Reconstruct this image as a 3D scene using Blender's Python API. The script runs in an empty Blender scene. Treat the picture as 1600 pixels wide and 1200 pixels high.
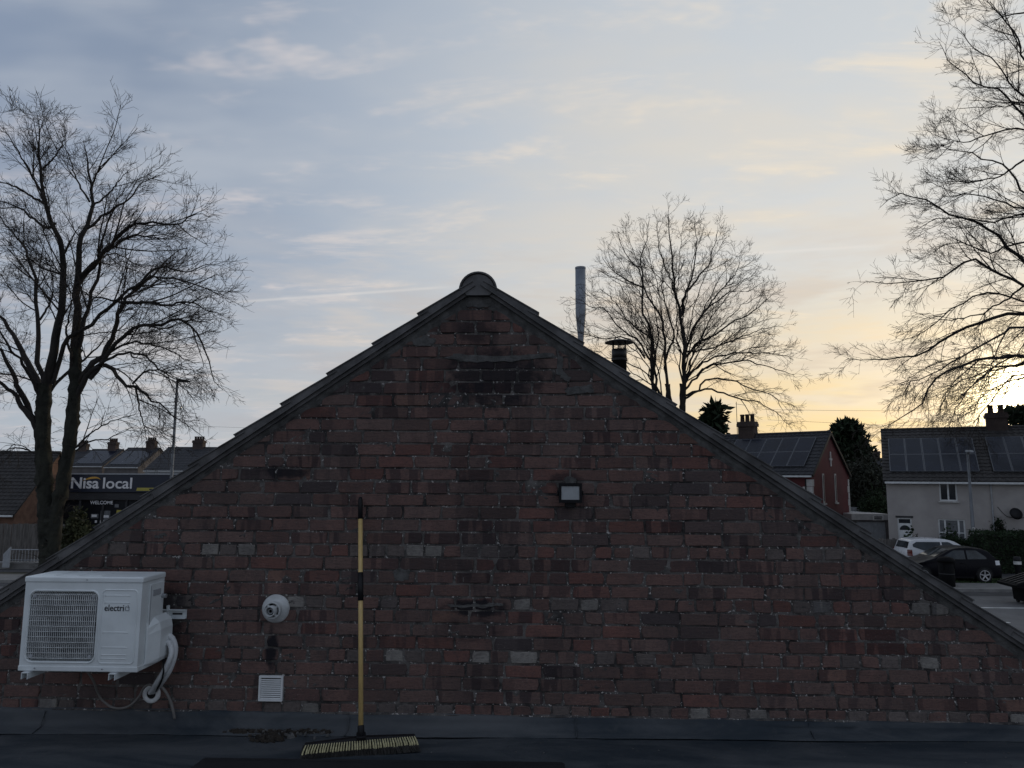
import bpy, math, random
import numpy as np
from mathutils import Vector, Matrix

SC = bpy.context.scene
COL = SC.collection
R = math.radians

# ------------------------------------------------------------------ camera
CAM = np.array([0.0, 0.0, 4.4]); FPX = 1150.0
def cam_axes(pitch=7.2, yaw=2.0, roll=0.25):
    p, a, r = R(pitch), -R(yaw), R(roll)
    f = np.array([math.sin(a)*math.cos(p), math.cos(a)*math.cos(p), math.sin(p)])
    rt = np.array([math.cos(a), -math.sin(a), 0.0]); up = np.cross(rt, f)
    return rt*math.cos(r)+up*math.sin(r), -rt*math.sin(r)+up*math.cos(r), f
CR, CU, CF = cam_axes()
def ray(u, v): return CR*((u-800)/FPX) - CU*((v-600)/FPX) + CF
def atY(u, v, Y):
    d = ray(u, v); return CAM + d*(Y/d[1])
def atZ(u, v, Z):
    d = ray(u, v); return CAM + d*((Z-CAM[2])/d[2])
cam = bpy.data.cameras.new('camera'); camo = bpy.data.objects.new('camera', cam); COL.objects.link(camo)
cam.sensor_width = 36; cam.lens = 36*FPX/1600; cam.clip_end = 6000; cam.clip_start = 0.05
M = Matrix(((CR[0], CU[0], -CF[0], CAM[0]), (CR[1], CU[1], -CF[1], CAM[1]), (CR[2], CU[2], -CF[2], CAM[2]), (0, 0, 0, 1)))
camo.matrix_world = M
SC.camera = camo
SC.view_settings.view_transform = 'Standard'; SC.view_settings.look = 'None'
SC.view_settings.gamma = 1; SC.view_settings.use_curve_mapping = False
SC.view_settings.exposure = 0.0
SC.cycles.max_bounces = 5; SC.cycles.diffuse_bounces = 3; SC.cycles.glossy_bounces = 3

# ------------------------------------------------------------------ sky and sun
sd = ray(1584, 617); sd = sd/np.linalg.norm(sd)
SUN_EL = math.asin(sd[2]); SUN_AZ = math.atan2(sd[0], sd[1])
W = bpy.data.worlds.new('World'); SC.world = W; W.use_nodes = True
W.cycles.sampling_method = 'MANUAL'; W.cycles.sample_map_resolution = 512
class NT:
    """tiny node-graph builder"""
    def __init__(s, tree): s.t = tree; s.n = tree.nodes; s.l = tree.links
    def node(s, typ, **kw):
        n = s.n.new(typ)
        for k, v in kw.items(): setattr(n, k, v)
        return n
    def put(s, sock, v):
        if isinstance(v, bpy.types.NodeSocket): s.l.new(v, sock)
        elif v is not None: sock.default_value = v
    def m(s, op, a, b=None, c=None, clamp=False):
        n = s.node('ShaderNodeMath', operation=op, use_clamp=clamp)
        s.put(n.inputs[0], a)
        if b is not None: s.put(n.inputs[1], b)
        if c is not None: s.put(n.inputs[2], c)
        return n.outputs[0]
    def vm(s, op, a, b=None, out=0):
        n = s.node('ShaderNodeVectorMath', operation=op); s.put(n.inputs[0], a)
        if b is not None: s.put(n.inputs[1], b)
        return n.outputs[out]
    def mix(s, f, a, b, blend='MIX'):
        n = s.node('ShaderNodeMix', data_type='RGBA', blend_type=blend); s.put(n.inputs[0], f)
        s.put(n.inputs[6], a if not isinstance(a, tuple) else (*a, 1)[:4]); s.put(n.inputs[7], b if not isinstance(b, tuple) else (*b, 1)[:4])
        return n.outputs[2]
    def ss(s, x, lo, hi):
        n = s.node('ShaderNodeMapRange', interpolation_type='SMOOTHSTEP', clamp=True); s.put(n.inputs[0], x)
        n.inputs[1].default_value = lo; n.inputs[2].default_value = hi; return n.outputs[0]
    def noise(s, vec, scale, detail=4, rough=0.55, dist=0.0):
        n = s.node('ShaderNodeTexNoise'); s.put(n.inputs['Vector'], vec)
        n.inputs['Scale'].default_value = scale; n.inputs['Detail'].default_value = detail
        n.inputs['Roughness'].default_value = rough; n.inputs['Distortion'].default_value = dist
        return n.outputs[0]
    def mapping(s, vec, scale=(1, 1, 1), rot=(0, 0, 0), loc=(0, 0, 0)):
        n = s.node('ShaderNodeMapping'); s.put(n.inputs['Vector'], vec); n.inputs['Scale'].default_value = scale
        n.inputs['Rotation'].default_value = rot; n.inputs['Location'].default_value = loc; return n.outputs[0]
    def xyz(s, vec):
        n = s.node('ShaderNodeSeparateXYZ'); s.put(n.inputs[0], vec); return n.outputs
    def comb(s, x, y, z):
        n = s.node('ShaderNodeCombineXYZ'); s.put(n.inputs[0], x); s.put(n.inputs[1], y); s.put(n.inputs[2], z); return n.outputs[0]

g = NT(W.node_tree)
bg = W.node_tree.nodes['Background']
sky = g.node('ShaderNodeTexSky'); sky.sky_type = 'NISHITA'; sky.sun_disc = False
sky.sun_elevation = SUN_EL; sky.sun_rotation = SUN_AZ; sky.air_density = 1.0; sky.dust_density = 1.5; sky.ozone_density = 1.5
tc = g.node('ShaderNodeTexCoord').outputs['Generated']
dirv = g.vm('NORMALIZE', tc)
dx, dy, dz = g.xyz(dirv)
zc = g.m('MAXIMUM', dz, 0.0)
cosun = g.vm('DOT_PRODUCT', dirv, tuple(sd), out=1)
# nishita, compressed: the thin high cloud evens the clear sky out
clear = g.vm('SCALE', sky.outputs[0]); clear.node.inputs['Scale'].default_value = 0.05
inv = g.m('DIVIDE', 1.0, g.m('ADD', zc, 0.14))
pl = g.comb(g.m('MULTIPLY', dx, inv), g.m('MULTIPLY', dy, inv), 0.0)
plr = g.mapping(pl, rot=(0, 0, R(-22)), scale=(0.7, 1.3, 1))
n1 = g.noise(plr, 1.3, 4, 0.62)
n2 = g.noise(g.mapping(pl, rot=(0, 0, R(24)), scale=(0.7, 2.0, 1), loc=(4, 7, 0)), 2.2, 5, 0.66, 0.35)
n3 = g.noise(g.mapping(pl, scale=(1.0, 1.6, 1), loc=(9, 3, 0)), 2.6, 4, 0.66)
def ramp(x, lo, hi, stops):
    n = g.node('ShaderNodeValToRGB'); g.put(n.inputs[0], g.m('DIVIDE', g.m('SUBTRACT', x, lo), hi-lo)); e = n.color_ramp.elements
    for k, (p, c) in enumerate(stops):
        pos = (p-lo)/(hi-lo)
        if k == 0: q = e[0]; q.position = pos
        elif k == len(stops)-1: q = e[-1]; q.position = pos
        else: q = e.new(pos)
        q.color = (*c, 1)
    return n.outputs[0]
near = g.ss(cosun, 0.55, 1.0)
high = ramp(cosun, -1, 1, [(-1, (.25, .31, .43)), (0.0, (.25, .32, .46)), (0.45, (.270, .335, .450)), (0.62, (.405, .470, .570)), (0.80, (.585, .635, .695)), (1.0, (.75, .77, .77))])
lowc = ramp(cosun, -1, 1, [(-1, (.32, .37, .46)), (0.40, (.47, .53, .60)), (0.66, (.57, .585, .60)), (0.82, (.74, .67, .57)), (0.92, (.92, .73, .43)), (0.985, (1.0, .77, .39)), (1.0, (1.05, .82, .44))])
low = g.m('SUBTRACT', 1.0, g.ss(dz, 0.02, 0.31))
veilc = g.mix(low, high, lowc)
veilc = g.mix(g.m('MULTIPLY', g.ss(n1, 0.38, 0.64), 0.68), veilc, g.mix(near, (0.50, 0.545, 0.615), (0.84, 0.77, 0.66)))
col = g.mix(0.90, clear, veilc)
# wispy brighter puffs, pinkish away from the sun and cream near it
puff = g.m('MULTIPLY', g.ss(n2, 0.45, 0.70), g.ss(n3, 0.44, 0.62))
puffc = g.mix(near, (0.74, 0.67, 0.65), (0.98, 0.82, 0.60))
col = g.mix(g.m('MULTIPLY', puff, 0.62), col, puffc)
# a few thicker mauve-grey banks low down
nb_ = g.noise(g.mapping(dirv, scale=(1.6, 1.6, 9), loc=(2.3, 0.4, 1.9)), 2.2, 4, 0.62)
lowb = g.m('MULTIPLY', g.m('SUBTRACT', 1.0, g.ss(dz, 0.14, 0.40)), g.ss(dz, -0.02, 0.06))
col = g.mix(g.m('MULTIPLY', g.m('MULTIPLY', g.m('SUBTRACT', 1.0, g.ss(nb_, 0.34, 0.50)), lowb), 0.45), col, g.mix(near, (0.66, 0.60, 0.56), (1.0, 0.72, 0.40)))
bank = g.m('MULTIPLY', g.ss(nb_, 0.46, 0.66), g.m('MULTIPLY', g.m('SUBTRACT', 1.0, g.ss(dz, 0.14, 0.40)), g.ss(dz, -0.02, 0.06)))
bankc = g.mix(near, (0.46, 0.46, 0.49), (0.66, 0.53, 0.42))
col = g.mix(g.m('MULTIPLY', bank, 0.60), col, bankc)
# two faint contrails
for (u0, v0, u1, v1, k) in ((340, 474, 720, 447, 0.26), (1000, 407, 1400, 382, 0.28)):
    a_, b_ = ray(u0, v0), ray(u1, v1); a_ /= np.linalg.norm(a_); b_ /= np.linalg.norm(b_); nn = np.cross(a_, b_); nn /= np.linalg.norm(nn); md = a_+b_; md /= np.linalg.norm(md)
    ln = g.m('SUBTRACT', 1.0, g.ss(g.m('ABSOLUTE', g.vm('DOT_PRODUCT', dirv, tuple(nn), out=1)), 0.0, 0.0030))
    ln = g.m('MULTIPLY', ln, g.ss(g.vm('DOT_PRODUCT', dirv, tuple(md), out=1), float(md@a_), float(md@a_)*0.4+0.6))
    col = g.mix(g.m('MULTIPLY', g.m('MULTIPLY', ln, n1), k*2), col, (0.86, 0.80, 0.74))
# aureole of the low sun behind thin cloud
cs_ = g.m('MAXIMUM', cosun, 0.0)
aur = g.m('ADD', g.m('MULTIPLY', g.m('POWER', cs_, 900.0), 1.5), g.m('MULTIPLY', g.m('POWER', cs_, 110.0), 0.13))
aur = g.m('ADD', aur, g.m('MULTIPLY', g.m('POWER', cs_, 3500.0), 14.0))
glow = g.vm('SCALE', (1.0, 0.84, 0.50)); g.put(glow.node.inputs['Scale'], aur)
col = g.vm('ADD', col, glow)
g.put(bg.inputs[0], col); bg.inputs[1].default_value = 1.0

sl = bpy.data.lights.new('sun', 'SUN'); slo = bpy.data.objects.new('sun', sl); COL.objects.link(slo)
sl.energy = 0.4; sl.angle = R(1.5); sl.color = (1.0, 0.72, 0.42)
slo.rotation_euler = Vector((-sd[0], -sd[1], -sd[2])).to_track_quat('-Z', 'Y').to_euler()
slo.location = (30, 40, 30)

# ------------------------------------------------------------------ helpers
rnd = random.Random(7)
def tag(o, label=None, cat=None, group=None, kind=None):
    if label: o['label'] = label
    if cat: o['category'] = cat
    if group: o['group'] = group
    if kind: o['kind'] = kind
    return o
def empty(name, loc=(0, 0, 0), rz=0, label=None, cat=None, group=None):
    o = bpy.data.objects.new(name, None); COL.objects.link(o); o.location = loc; o.rotation_euler = (0, 0, rz)
    o.empty_display_size = 0.2
    return tag(o, label, cat, group)
def copy_tree(o, parent=None):
    c = o.copy(); COL.objects.link(c); c.parent = parent
    for ch in o.children: copy_tree(ch, c)
    return c
def mesh_obj(name, me, mat, parent=None, smooth=False):
    if mat is not None and not me.materials: me.materials.append(mat)
    if smooth and len(me.polygons): me.polygons.foreach_set('use_smooth', [True]*len(me.polygons))
    o = bpy.data.objects.new(name, me); COL.objects.link(o)
    if parent is not None: o.parent = parent
    return o
class MB:
    def __init__(s): s.v = []; s.f = []
    def add(s, vs, fs):
        b = len(s.v); s.v += [tuple(float(c) for c in p) for p in vs]; s.f += [tuple(i+b for i in f) for f in fs]; return s
    def hexa(s, p): return s.add(p, [(3, 2, 1, 0), (4, 5, 6, 7), (0, 1, 5, 4), (1, 2, 6, 5), (2, 3, 7, 6), (3, 0, 4, 7)])
    def box(s, x0, x1, y0, y1, z0, z1):
        return s.hexa([(x0, y0, z0), (x1, y0, z0), (x1, y1, z0), (x0, y1, z0), (x0, y0, z1), (x1, y0, z1), (x1, y1, z1), (x0, y1, z1)])
    def beam(s, a, b, w, h, up=(0, 0, 1)):
        a, b = Vector(a), Vector(b); t = (b-a).normalized(); u = Vector(up)
        sd_ = t.cross(u).normalized(); u = sd_.cross(t)
        q = [(-w/2, -h/2), (w/2, -h/2), (w/2, h/2), (-w/2, h/2)]
        return s.hexa([a+sd_*i+u*j for i, j in q]+[b+sd_*i+u*j for i, j in q])
    def prism(s, poly, fn, d0, d1):
        """poly 2-D list, fn(p, d) -> 3-D, extruded from d0 to d1"""
        n = len(poly)
        vs = [fn(p, d0) for p in poly]+[fn(p, d1) for p in poly]
        return s.add(vs, [tuple(range(n-1, -1, -1)), tuple(range(n, 2*n))]+[(i, (i+1) % n, n+(i+1) % n, n+i) for i in range(n)])
    def tube(s, path, r, sides=8, caps=True):
        P = [Vector(p) for p in path]; n = len(P); rr = r if isinstance(r, (list, tuple)) else [r]*n
        t0 = (P[1]-P[0]).normalized(); ref = Vector((0, 0, 1)) if abs(t0.z) < 0.9 else Vector((1, 0, 0))
        u = t0.cross(ref).normalized(); vs = []
        for i in range(n):
            t = (P[min(i+1, n-1)]-P[max(i-1, 0)]).normalized()
            u = (u-t*u.dot(t)).normalized(); w = t.cross(u)
            for k in range(sides):
                a = 2*math.pi*k/sides; vs.append(P[i]+(u*math.cos(a)+w*math.sin(a))*rr[i])
        fs = [(i*sides+k, i*sides+(k+1) % sides, (i+1)*sides+(k+1) % sides, (i+1)*sides+k) for i in range(n-1) for k in range(sides)]
        if caps: fs += [tuple(range(sides-1, -1, -1)), tuple((n-1)*sides+k for k in range(sides))]
        return s.add(vs, fs)
    def lathe(s, prof, org=(0, 0, 0), axis=(0, 0, 1), sides=24, close=False):
        """prof: (radius, distance along axis)"""
        ax = Vector(axis).normalized(); ref = Vector((0, 0, 1)) if abs(ax.z) < 0.9 else Vector((1, 0, 0))
        u = ax.cross(ref).normalized(); w = ax.cross(u); o = Vector(org); vs = []
        for r_, h in prof:
            for k in range(sides):
                a = 2*math.pi*k/sides; vs.append(o+ax*h+(u*math.cos(a)+w*math.sin(a))*r_)
        n = len(prof)
        fs = [(i*sides+k, i*sides+(k+1) % sides, (i+1)*sides+(k+1) % sides, (i+1)*sides+k) for i in range(n-1) for k in range(sides)]
        if close: fs += [tuple(range(sides-1, -1, -1)), tuple((n-1)*sides+k for k in range(sides))]
        return s.add(vs, fs)
    def mesh(s, name):
        me = bpy.data.meshes.new(name); me.from_pydata(s.v, [], s.f); me.validate(); me.update(); return me
    def build(s, name, mat, parent=None, smooth=False, bevel=0, seg=2, loc=None):
        o = mesh_obj(name, s.mesh(name), mat, parent, smooth)
        if loc is not None: o.location = loc
        if bevel:
            b = o.modifiers.new('bevel', 'BEVEL'); b.width = bevel; b.segments = seg; b.limit_method = 'ANGLE'; b.angle_limit = R(35)
        return o
def spline(pts, n):
    """Catmull-Rom resample of a polyline to n points"""
    P = np.array(pts, float); m = len(P)
    if m == 2: return P[0]+(P[1]-P[0])*np.linspace(0, 1, n)[:, None]
    Q = np.vstack([2*P[0]-P[1], P, 2*P[-1]-P[-2]])
    seg = np.linalg.norm(np.diff(P, axis=0), axis=1); cum = np.concatenate([[0], np.cumsum(seg)])
    t = np.linspace(0, cum[-1], n); i = np.clip(np.searchsorted(cum, t, side='right')-1, 0, m-2)
    f = ((t-cum[i])/np.maximum(seg[i], 1e-9))[:, None]
    p0, p1, p2, p3 = Q[i], Q[i+1], Q[i+2], Q[i+3]
    return 0.5*((2*p1)+(-p0+p2)*f+(2*p0-5*p1+4*p2-p3)*f*f+(-p0+3*p1-3*p2+p3)*f**3)
def text_part(name, s, size, mat, parent, loc, rot=(R(90), 0, 0), extrude=0.005, offset=0.0, align='LEFT', sx=1.0):
    cu = bpy.data.curves.new('txt', 'FONT'); cu.body = s; cu.size = size; cu.extrude = extrude; cu.offset = offset
    cu.align_x = align; cu.resolution_u = 3
    t = bpy.data.objects.new('txt', cu); COL.objects.link(t); bpy.context.view_layer.update()
    me = bpy.data.meshes.new_from_object(t.evaluated_get(bpy.context.evaluated_depsgraph_get()))
    COL.objects.unlink(t); bpy.data.objects.remove(t)
    me.materials.clear()
    o = mesh_obj(name, me, mat, parent); o.location = loc; o.rotation_euler = rot; o.scale = (sx, 1, 1)
    return o

# ------------------------------------------------------------------ materials
def material(name, base, rough=0.7, var=0.35, scale=6.0, bump=0.2, bscale=60.0, metal=0.0, spec=0.5, second=None, bdist=0.004, aniso=(1, 1, 1), coat=0.0):
    m = bpy.data.materials.new(name); m.use_nodes = True; n = NT(m.node_tree); b = m.node_tree.nodes['Principled BSDF']
    pos = n.node('ShaderNodeNewGeometry').outputs['Position']
    pos = n.mapping(pos, scale=aniso)
    f = n.noise(pos, scale, 6, 0.6)
    dark = tuple(c*(1-var) for c in base) if second is None else second
    lite = tuple(min(1, c*(1+var*0.5)) for c in base)
    n.put(b.inputs['Base Color'], n.mix(n.ss(f, 0.3, 0.7), dark, lite))
    n.put(b.inputs['Roughness'], n.m('ADD', rough-0.08, n.m('MULTIPLY', n.noise(pos, scale*3, 3), 0.16)))
    b.inputs['Metallic'].default_value = metal; b.inputs['Specular IOR Level'].default_value = spec
    if coat: b.inputs['Coat Weight'].default_value = coat; b.inputs['Coat Roughness'].default_value = 0.05
    if bump:
        bn = n.node('ShaderNodeBump'); bn.inputs['Strength'].default_value = bump; bn.inputs['Distance'].default_value = bdist
        n.put(bn.inputs['Height'], n.noise(pos, bscale, 4, 0.6)); n.put(b.inputs['Normal'], bn.outputs[0])
    return m
M_ = {}
def mk(k, *a, **kw): M_[k] = material(k, *a, **kw)
mk('white_paint', (0.70, 0.745, 0.75), 0.38, 0.10, 5, 0.05, 40)
mk('white_plastic', (0.66, 0.68, 0.68), 0.45, 0.12, 9, 0.04, 60)
mk('old_plastic', (0.52, 0.54, 0.54), 0.55, 0.22, 14, 0.05, 60)
mk('grey_plastic', (0.36, 0.38, 0.40), 0.5, 0.15, 9, 0.04, 60)
mk('black_plastic', (0.010, 0.010, 0.012), 0.5, 0.3, 12, 0.05, 80, spec=0.25)
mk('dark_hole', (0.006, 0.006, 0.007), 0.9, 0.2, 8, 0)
mk('fan_dark', (0.010, 0.011, 0.013), 0.5, 0.2, 8, 0)
mk('galv', (0.42, 0.44, 0.46), 0.42, 0.25, 12, 0.08, 80, metal=0.6)
mk('verge', (0.098, 0.096, 0.096), 0.62, 0.55, 7, 0.25, 120, bdist=0.002)
mk('concrete_tile', (0.085, 0.075, 0.07), 0.85, 0.4, 5, 0.5, 90)
mk('cement', (0.098, 0.097, 0.094), 0.95, 0.45, 14, 0.9, 70, bdist=0.008)
mk('handle_wood', (0.56, 0.40, 0.16), 0.45, 0.14, 14, 0.08, 80, aniso=(6, 6, 0.5))
mk('bristle', (0.46, 0.42, 0.24), 0.8, 0.4, 40, 0.1, 200)
mk('bristle_dark', (0.03, 0.028, 0.025), 0.85, 0.4, 40, 0.1, 200)
mk('shroud', (0.30, 0.32, 0.33), 0.6, 0.2, 9, 0)
mk('hose', (0.17, 0.16, 0.15), 0.55, 0.2, 14, 0.1, 90)
mk('foam', (0.60, 0.62, 0.63), 0.7, 0.15, 20, 0.25, 120)
mk('debris', (0.075, 0.068, 0.06), 0.95, 0.6, 25, 0.5, 120)
mk('flue_black', (0.012, 0.012, 0.012), 0.5, 0.3, 8, 0.1, 60, metal=0.4)
mk('stack', (0.21, 0.23, 0.26), 0.45, 0.15, 0.6, 0.05, 3, metal=0.3)
mk('bark', (0.028, 0.024, 0.021), 0.95, 0.5, 2.5, 0.9, 14, bdist=0.04, aniso=(1, 1, 0.3))
mk('bark_ivy', (0.024, 0.025, 0.018), 0.95, 0.5, 2.5, 0.9, 10, bdist=0.05)
mk('twig', (0.030, 0.024, 0.020), 0.9, 0.3, 1, 0)
mk('conifer', (0.022, 0.036, 0.018), 0.8, 0.5, 1.2, 0, spec=0.2)
mk('hedge', (0.028, 0.048, 0.022), 0.8, 0.5, 1.6, 0, spec=0.25)
mk('grey_bush', (0.050, 0.056, 0.042), 0.85, 0.5, 0.8, 0, spec=0.2)
mk('olive_bush', (0.060, 0.066, 0.032), 0.8, 0.5, 1.6, 0, spec=0.25)
mk('grass', (0.042, 0.075, 0.022), 0.85, 0.5, 1.8, 0.3, 30)
mk('soil', (0.055, 0.052, 0.036), 0.95, 0.4, 0.4, 0.4, 6)
mk('asphalt', (0.125, 0.125, 0.125), 0.82, 0.25, 0.8, 0.35, 60)
mk('asphalt_dark', (0.045, 0.045, 0.048), 0.85, 0.3, 0.8, 0.35, 60)
mk('paving', (0.20, 0.195, 0.185), 0.85, 0.25, 1.2, 0.2, 12)
mk('kerbstone', (0.24, 0.235, 0.225), 0.85, 0.25, 2, 0.2, 30)
mk('line_paint', (0.68, 0.68, 0.65), 0.7, 0.3, 3, 0.1, 40)
mk('render_grey', (0.385, 0.362, 0.345), 0.95, 0.14, 0.9, 0.6, 22, bdist=0.01)
mk('red_paint', (0.095, 0.014, 0.016), 0.75, 0.22, 1.0, 0.5, 16, bdist=0.01)
mk('orange_brick', (0.17, 0.095, 0.065), 0.9, 0.3, 3, 0.4, 20)
mk('brick_far', (0.075, 0.055, 0.048), 0.9, 0.3, 2, 0.3, 16)
mk('brick_grey', (0.13, 0.12, 0.118), 0.9, 0.25, 1.4, 0.3, 16)
mk('clay_pot', (0.07, 0.045, 0.036), 0.85, 0.3, 6, 0.2, 30)
mk('roof_slate', (0.026, 0.027, 0.032), 0.75, 0.3, 1.3, 0.3, 18)
mk('roof_brown', (0.034, 0.031, 0.030), 0.8, 0.35, 1.5, 0.3, 18)
mk('quoin', (0.50, 0.49, 0.47), 0.8, 0.2, 3, 0.2, 20)
mk('panel_frame', (0.105, 0.112, 0.125), 0.45, 0.1, 4, 0, metal=0.3)
mk('panel_cell', (0.010, 0.013, 0.024), 0.22, 0.3, 1.0, 0, spec=0.22)
mk('glass', (0.030, 0.034, 0.040), 0.06, 0.3, 1.2, 0, spec=0.6)
mk('net_curtain', (0.15, 0.16, 0.17), 0.25, 0.35, 3, 0, spec=0.5)
mk('car_black', (0.004, 0.004, 0.007), 0.30, 0.2, 2, 0, spec=0.12)
mk('car_white', (0.60, 0.61, 0.62), 0.28, 0.05, 2, 0, spec=0.5, coat=0.7)
mk('car_glass', (0.035, 0.042, 0.046), 0.05, 0.5, 2, 0, spec=0.4)
mk('bin_black', (0.0045, 0.0045, 0.005), 0.7, 0.3, 6, 0.1, 40, spec=0.12)
mk('tyre', (0.012, 0.012, 0.012), 0.85, 0.2, 12, 0.1, 60)
mk('alloy', (0.55, 0.56, 0.58), 0.3, 0.1, 6, 0, metal=0.8)
mk('red_lens', (0.13, 0.02, 0.016), 0.15, 0.2, 8, 0, spec=0.7)
mk('clear_lens', (0.62, 0.64, 0.66), 0.12, 0.2, 8, 0, spec=0.7)
mk('fence_wood', (0.135, 0.125, 0.115), 0.9, 0.4, 3, 0.4, 16, aniso=(5, 5, 0.6))
mk('rail_white', (0.36, 0.38, 0.40), 0.55, 0.2, 5, 0.1, 30)
mk('sign_navy', (0.010, 0.017, 0.036), 0.35, 0.15, 1, 0)
mk('sign_white', (0.80, 0.80, 0.80), 0.4, 0.05, 4, 0)
mk('sign_orange', (0.62, 0.34, 0.06), 0.4, 0.1, 4, 0)
mk('sign_yellow', (0.46, 0.40, 0.07), 0.4, 0.1, 4, 0)
mk('shop_dark', (0.010, 0.012, 0.016), 0.35, 0.3, 1, 0, spec=0.2)
mk('logo_dark', (0.02, 0.022, 0.03), 0.5, 0.1, 4, 0)
mk('logo_grey', (0.20, 0.22, 0.24), 0.5, 0.1, 4, 0)
mk('lamp_steel', (0.17, 0.18, 0.19), 0.5, 0.2, 3, 0.1, 30, metal=0.5)
mk('mat_black', (0.010, 0.011, 0.014), 0.6, 0.3, 4, 0.2, 60)
mk('leaf_litter', (0.03, 0.024, 0.018), 0.95, 0.6, 30, 0.3, 80)
M_['flood_glass'] = material('flood_glass', (0.40, 0.42, 0.43), 0.12, 0.12, 14, 0, spec=0.8)  # pale base colour stands in for sky reflected in the unlit glass

def brick_material():
    m = bpy.data.materials.new('brick_red'); m.use_nodes = True; n = NT(m.node_tree); b = m.node_tree.nodes['Principled BSDF']
    a = n.node('ShaderNodeAttribute', attribute_name='Col')
    pos = n.node('ShaderNodeNewGeometry').outputs['Position']; px, py, pz = n.xyz(pos)
    # kiss marks: vertical bands across a brick, their strength kept in alpha
    band = n.ss(n.noise(n.mapping(pos, scale=(1, 1, 0.12)), 17, 2, 0.4), 0.47, 0.53)
    c = n.mix(n.m('MULTIPLY', band, a.outputs['Alpha']), a.outputs['Color'], n.mix(1.0, a.outputs['Color'], (0.42, 0.44, 0.50), 'MULTIPLY'))
    blot = n.ss(n.noise(pos, 9, 7, 0.68, 0.5), 0.36, 0.68)
    c = n.mix(n.m('MULTIPLY', blot, 0.42), c, (0.060, 0.050, 0.050))
    c = n.mix(n.m('MULTIPLY', n.ss(n.noise(n.mapping(pos, scale=(1, 1, 2.2), loc=(7, 2, 4)), 48, 4, 0.7), 0.46, 0.62), 0.35), c, (0.045, 0.040, 0.042))
    lime = n.m('MULTIPLY', n.ss(n.noise(n.mapping(pos, loc=(3, 1, 8)), 26, 6, 0.7), 0.60, 0.74), n.ss(n.noise(n.mapping(pos, loc=(1, 5, 2)), 2.2, 3), 0.45, 0.62))
    c = n.mix(n.m('MULTIPLY', lime, 0.55), c, (0.20, 0.19, 0.185))
    speck = n.ss(n.noise(pos, 130, 2, 0.5), 0.66, 0.75)
    c = n.mix(n.m('MULTIPLY', speck, 0.35), c, (0.30, 0.27, 0.25))
    wob = n.m('MULTIPLY', n.m('SUBTRACT', n.noise(pos, 14, 5, 0.65), 0.5), 2.4)
    for (u, v, ru, rv, k) in STAINS:
        q = atY(u, v, 4.5); s = 1/249.0
        ex = n.m('POWER', n.m('DIVIDE', n.m('SUBTRACT', px, float(q[0])), ru*s), 2.0); ez = n.m('POWER', n.m('DIVIDE', n.m('SUBTRACT', pz, float(q[2])), rv*s), 2.0)
        e = n.m('ADD', n.m('ADD', ex, ez), wob)
        f = n.m('MULTIPLY', n.m('SUBTRACT', 1.0, n.ss(e, 0.25, 1.25)), k)
        c = n.mix(f, c, (0.014, 0.014, 0.018))
    n.put(b.inputs['Base Color'], c)
    b.inputs['Roughness'].default_value = 0.92; b.inputs['Specular IOR Level'].default_value = 0.25
    bn = n.node('ShaderNodeBump'); bn.inputs['Strength'].default_value = 0.75; bn.inputs['Distance'].default_value = 0.006
    n.put(bn.inputs['Height'], n.m('ADD', n.noise(pos, 75, 5, 0.7), n.m('MULTIPLY', n.noise(n.mapping(pos, scale=(0.5, 1, 3)), 22, 3), 0.8)))
    n.put(b.inputs['Normal'], bn.outputs[0]); return m
# soot and damp stains of the wall: photo position, radii in pixels, strength
STAINS = [(775, 590, 85, 48, 0.85), (745, 520, 34, 22, 0.7), (742, 950, 52, 14, 0.95), (735, 985, 60, 18, 0.4), (445, 738, 42, 11, 0.9), (424, 1012, 10, 34, 0.95),
          (765, 800, 55, 140, 0.38), (268, 960, 22, 46, 0.75), (885, 752, 26, 14, 0.6), (1105, 672, 40, 14, 0.45), (760, 1075, 45, 40, 0.3)]
M_['brick'] = brick_material()
def mortar_material():
    m = bpy.data.materials.new('mortar'); m.use_nodes = True; n = NT(m.node_tree); b = m.node_tree.nodes['Principled BSDF']
    pos = n.node('ShaderNodeNewGeometry').outputs['Position']
    c = n.mix(n.ss(n.noise(pos, 7, 7, 0.7), 0.35, 0.66), (0.036, 0.034, 0.034), (0.150, 0.140, 0.132))
    c = n.mix(n.ss(n.noise(pos, 62, 3, 0.6), 0.60, 0.68), c, (0.46, 0.44, 0.42))
    n.put(b.inputs['Base Color'], c); b.inputs['Roughness'].default_value = 0.95; b.inputs['Specular IOR Level'].default_value = 0.2
    bn = n.node('ShaderNodeBump'); bn.inputs['Strength'].default_value = 0.8; bn.inputs['Distance'].default_value = 0.006
    n.put(bn.inputs['Height'], n.noise(pos, 90, 5, 0.7)); n.put(b.inputs['Normal'], bn.outputs[0]); return m
M_['mortar'] = mortar_material()
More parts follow.
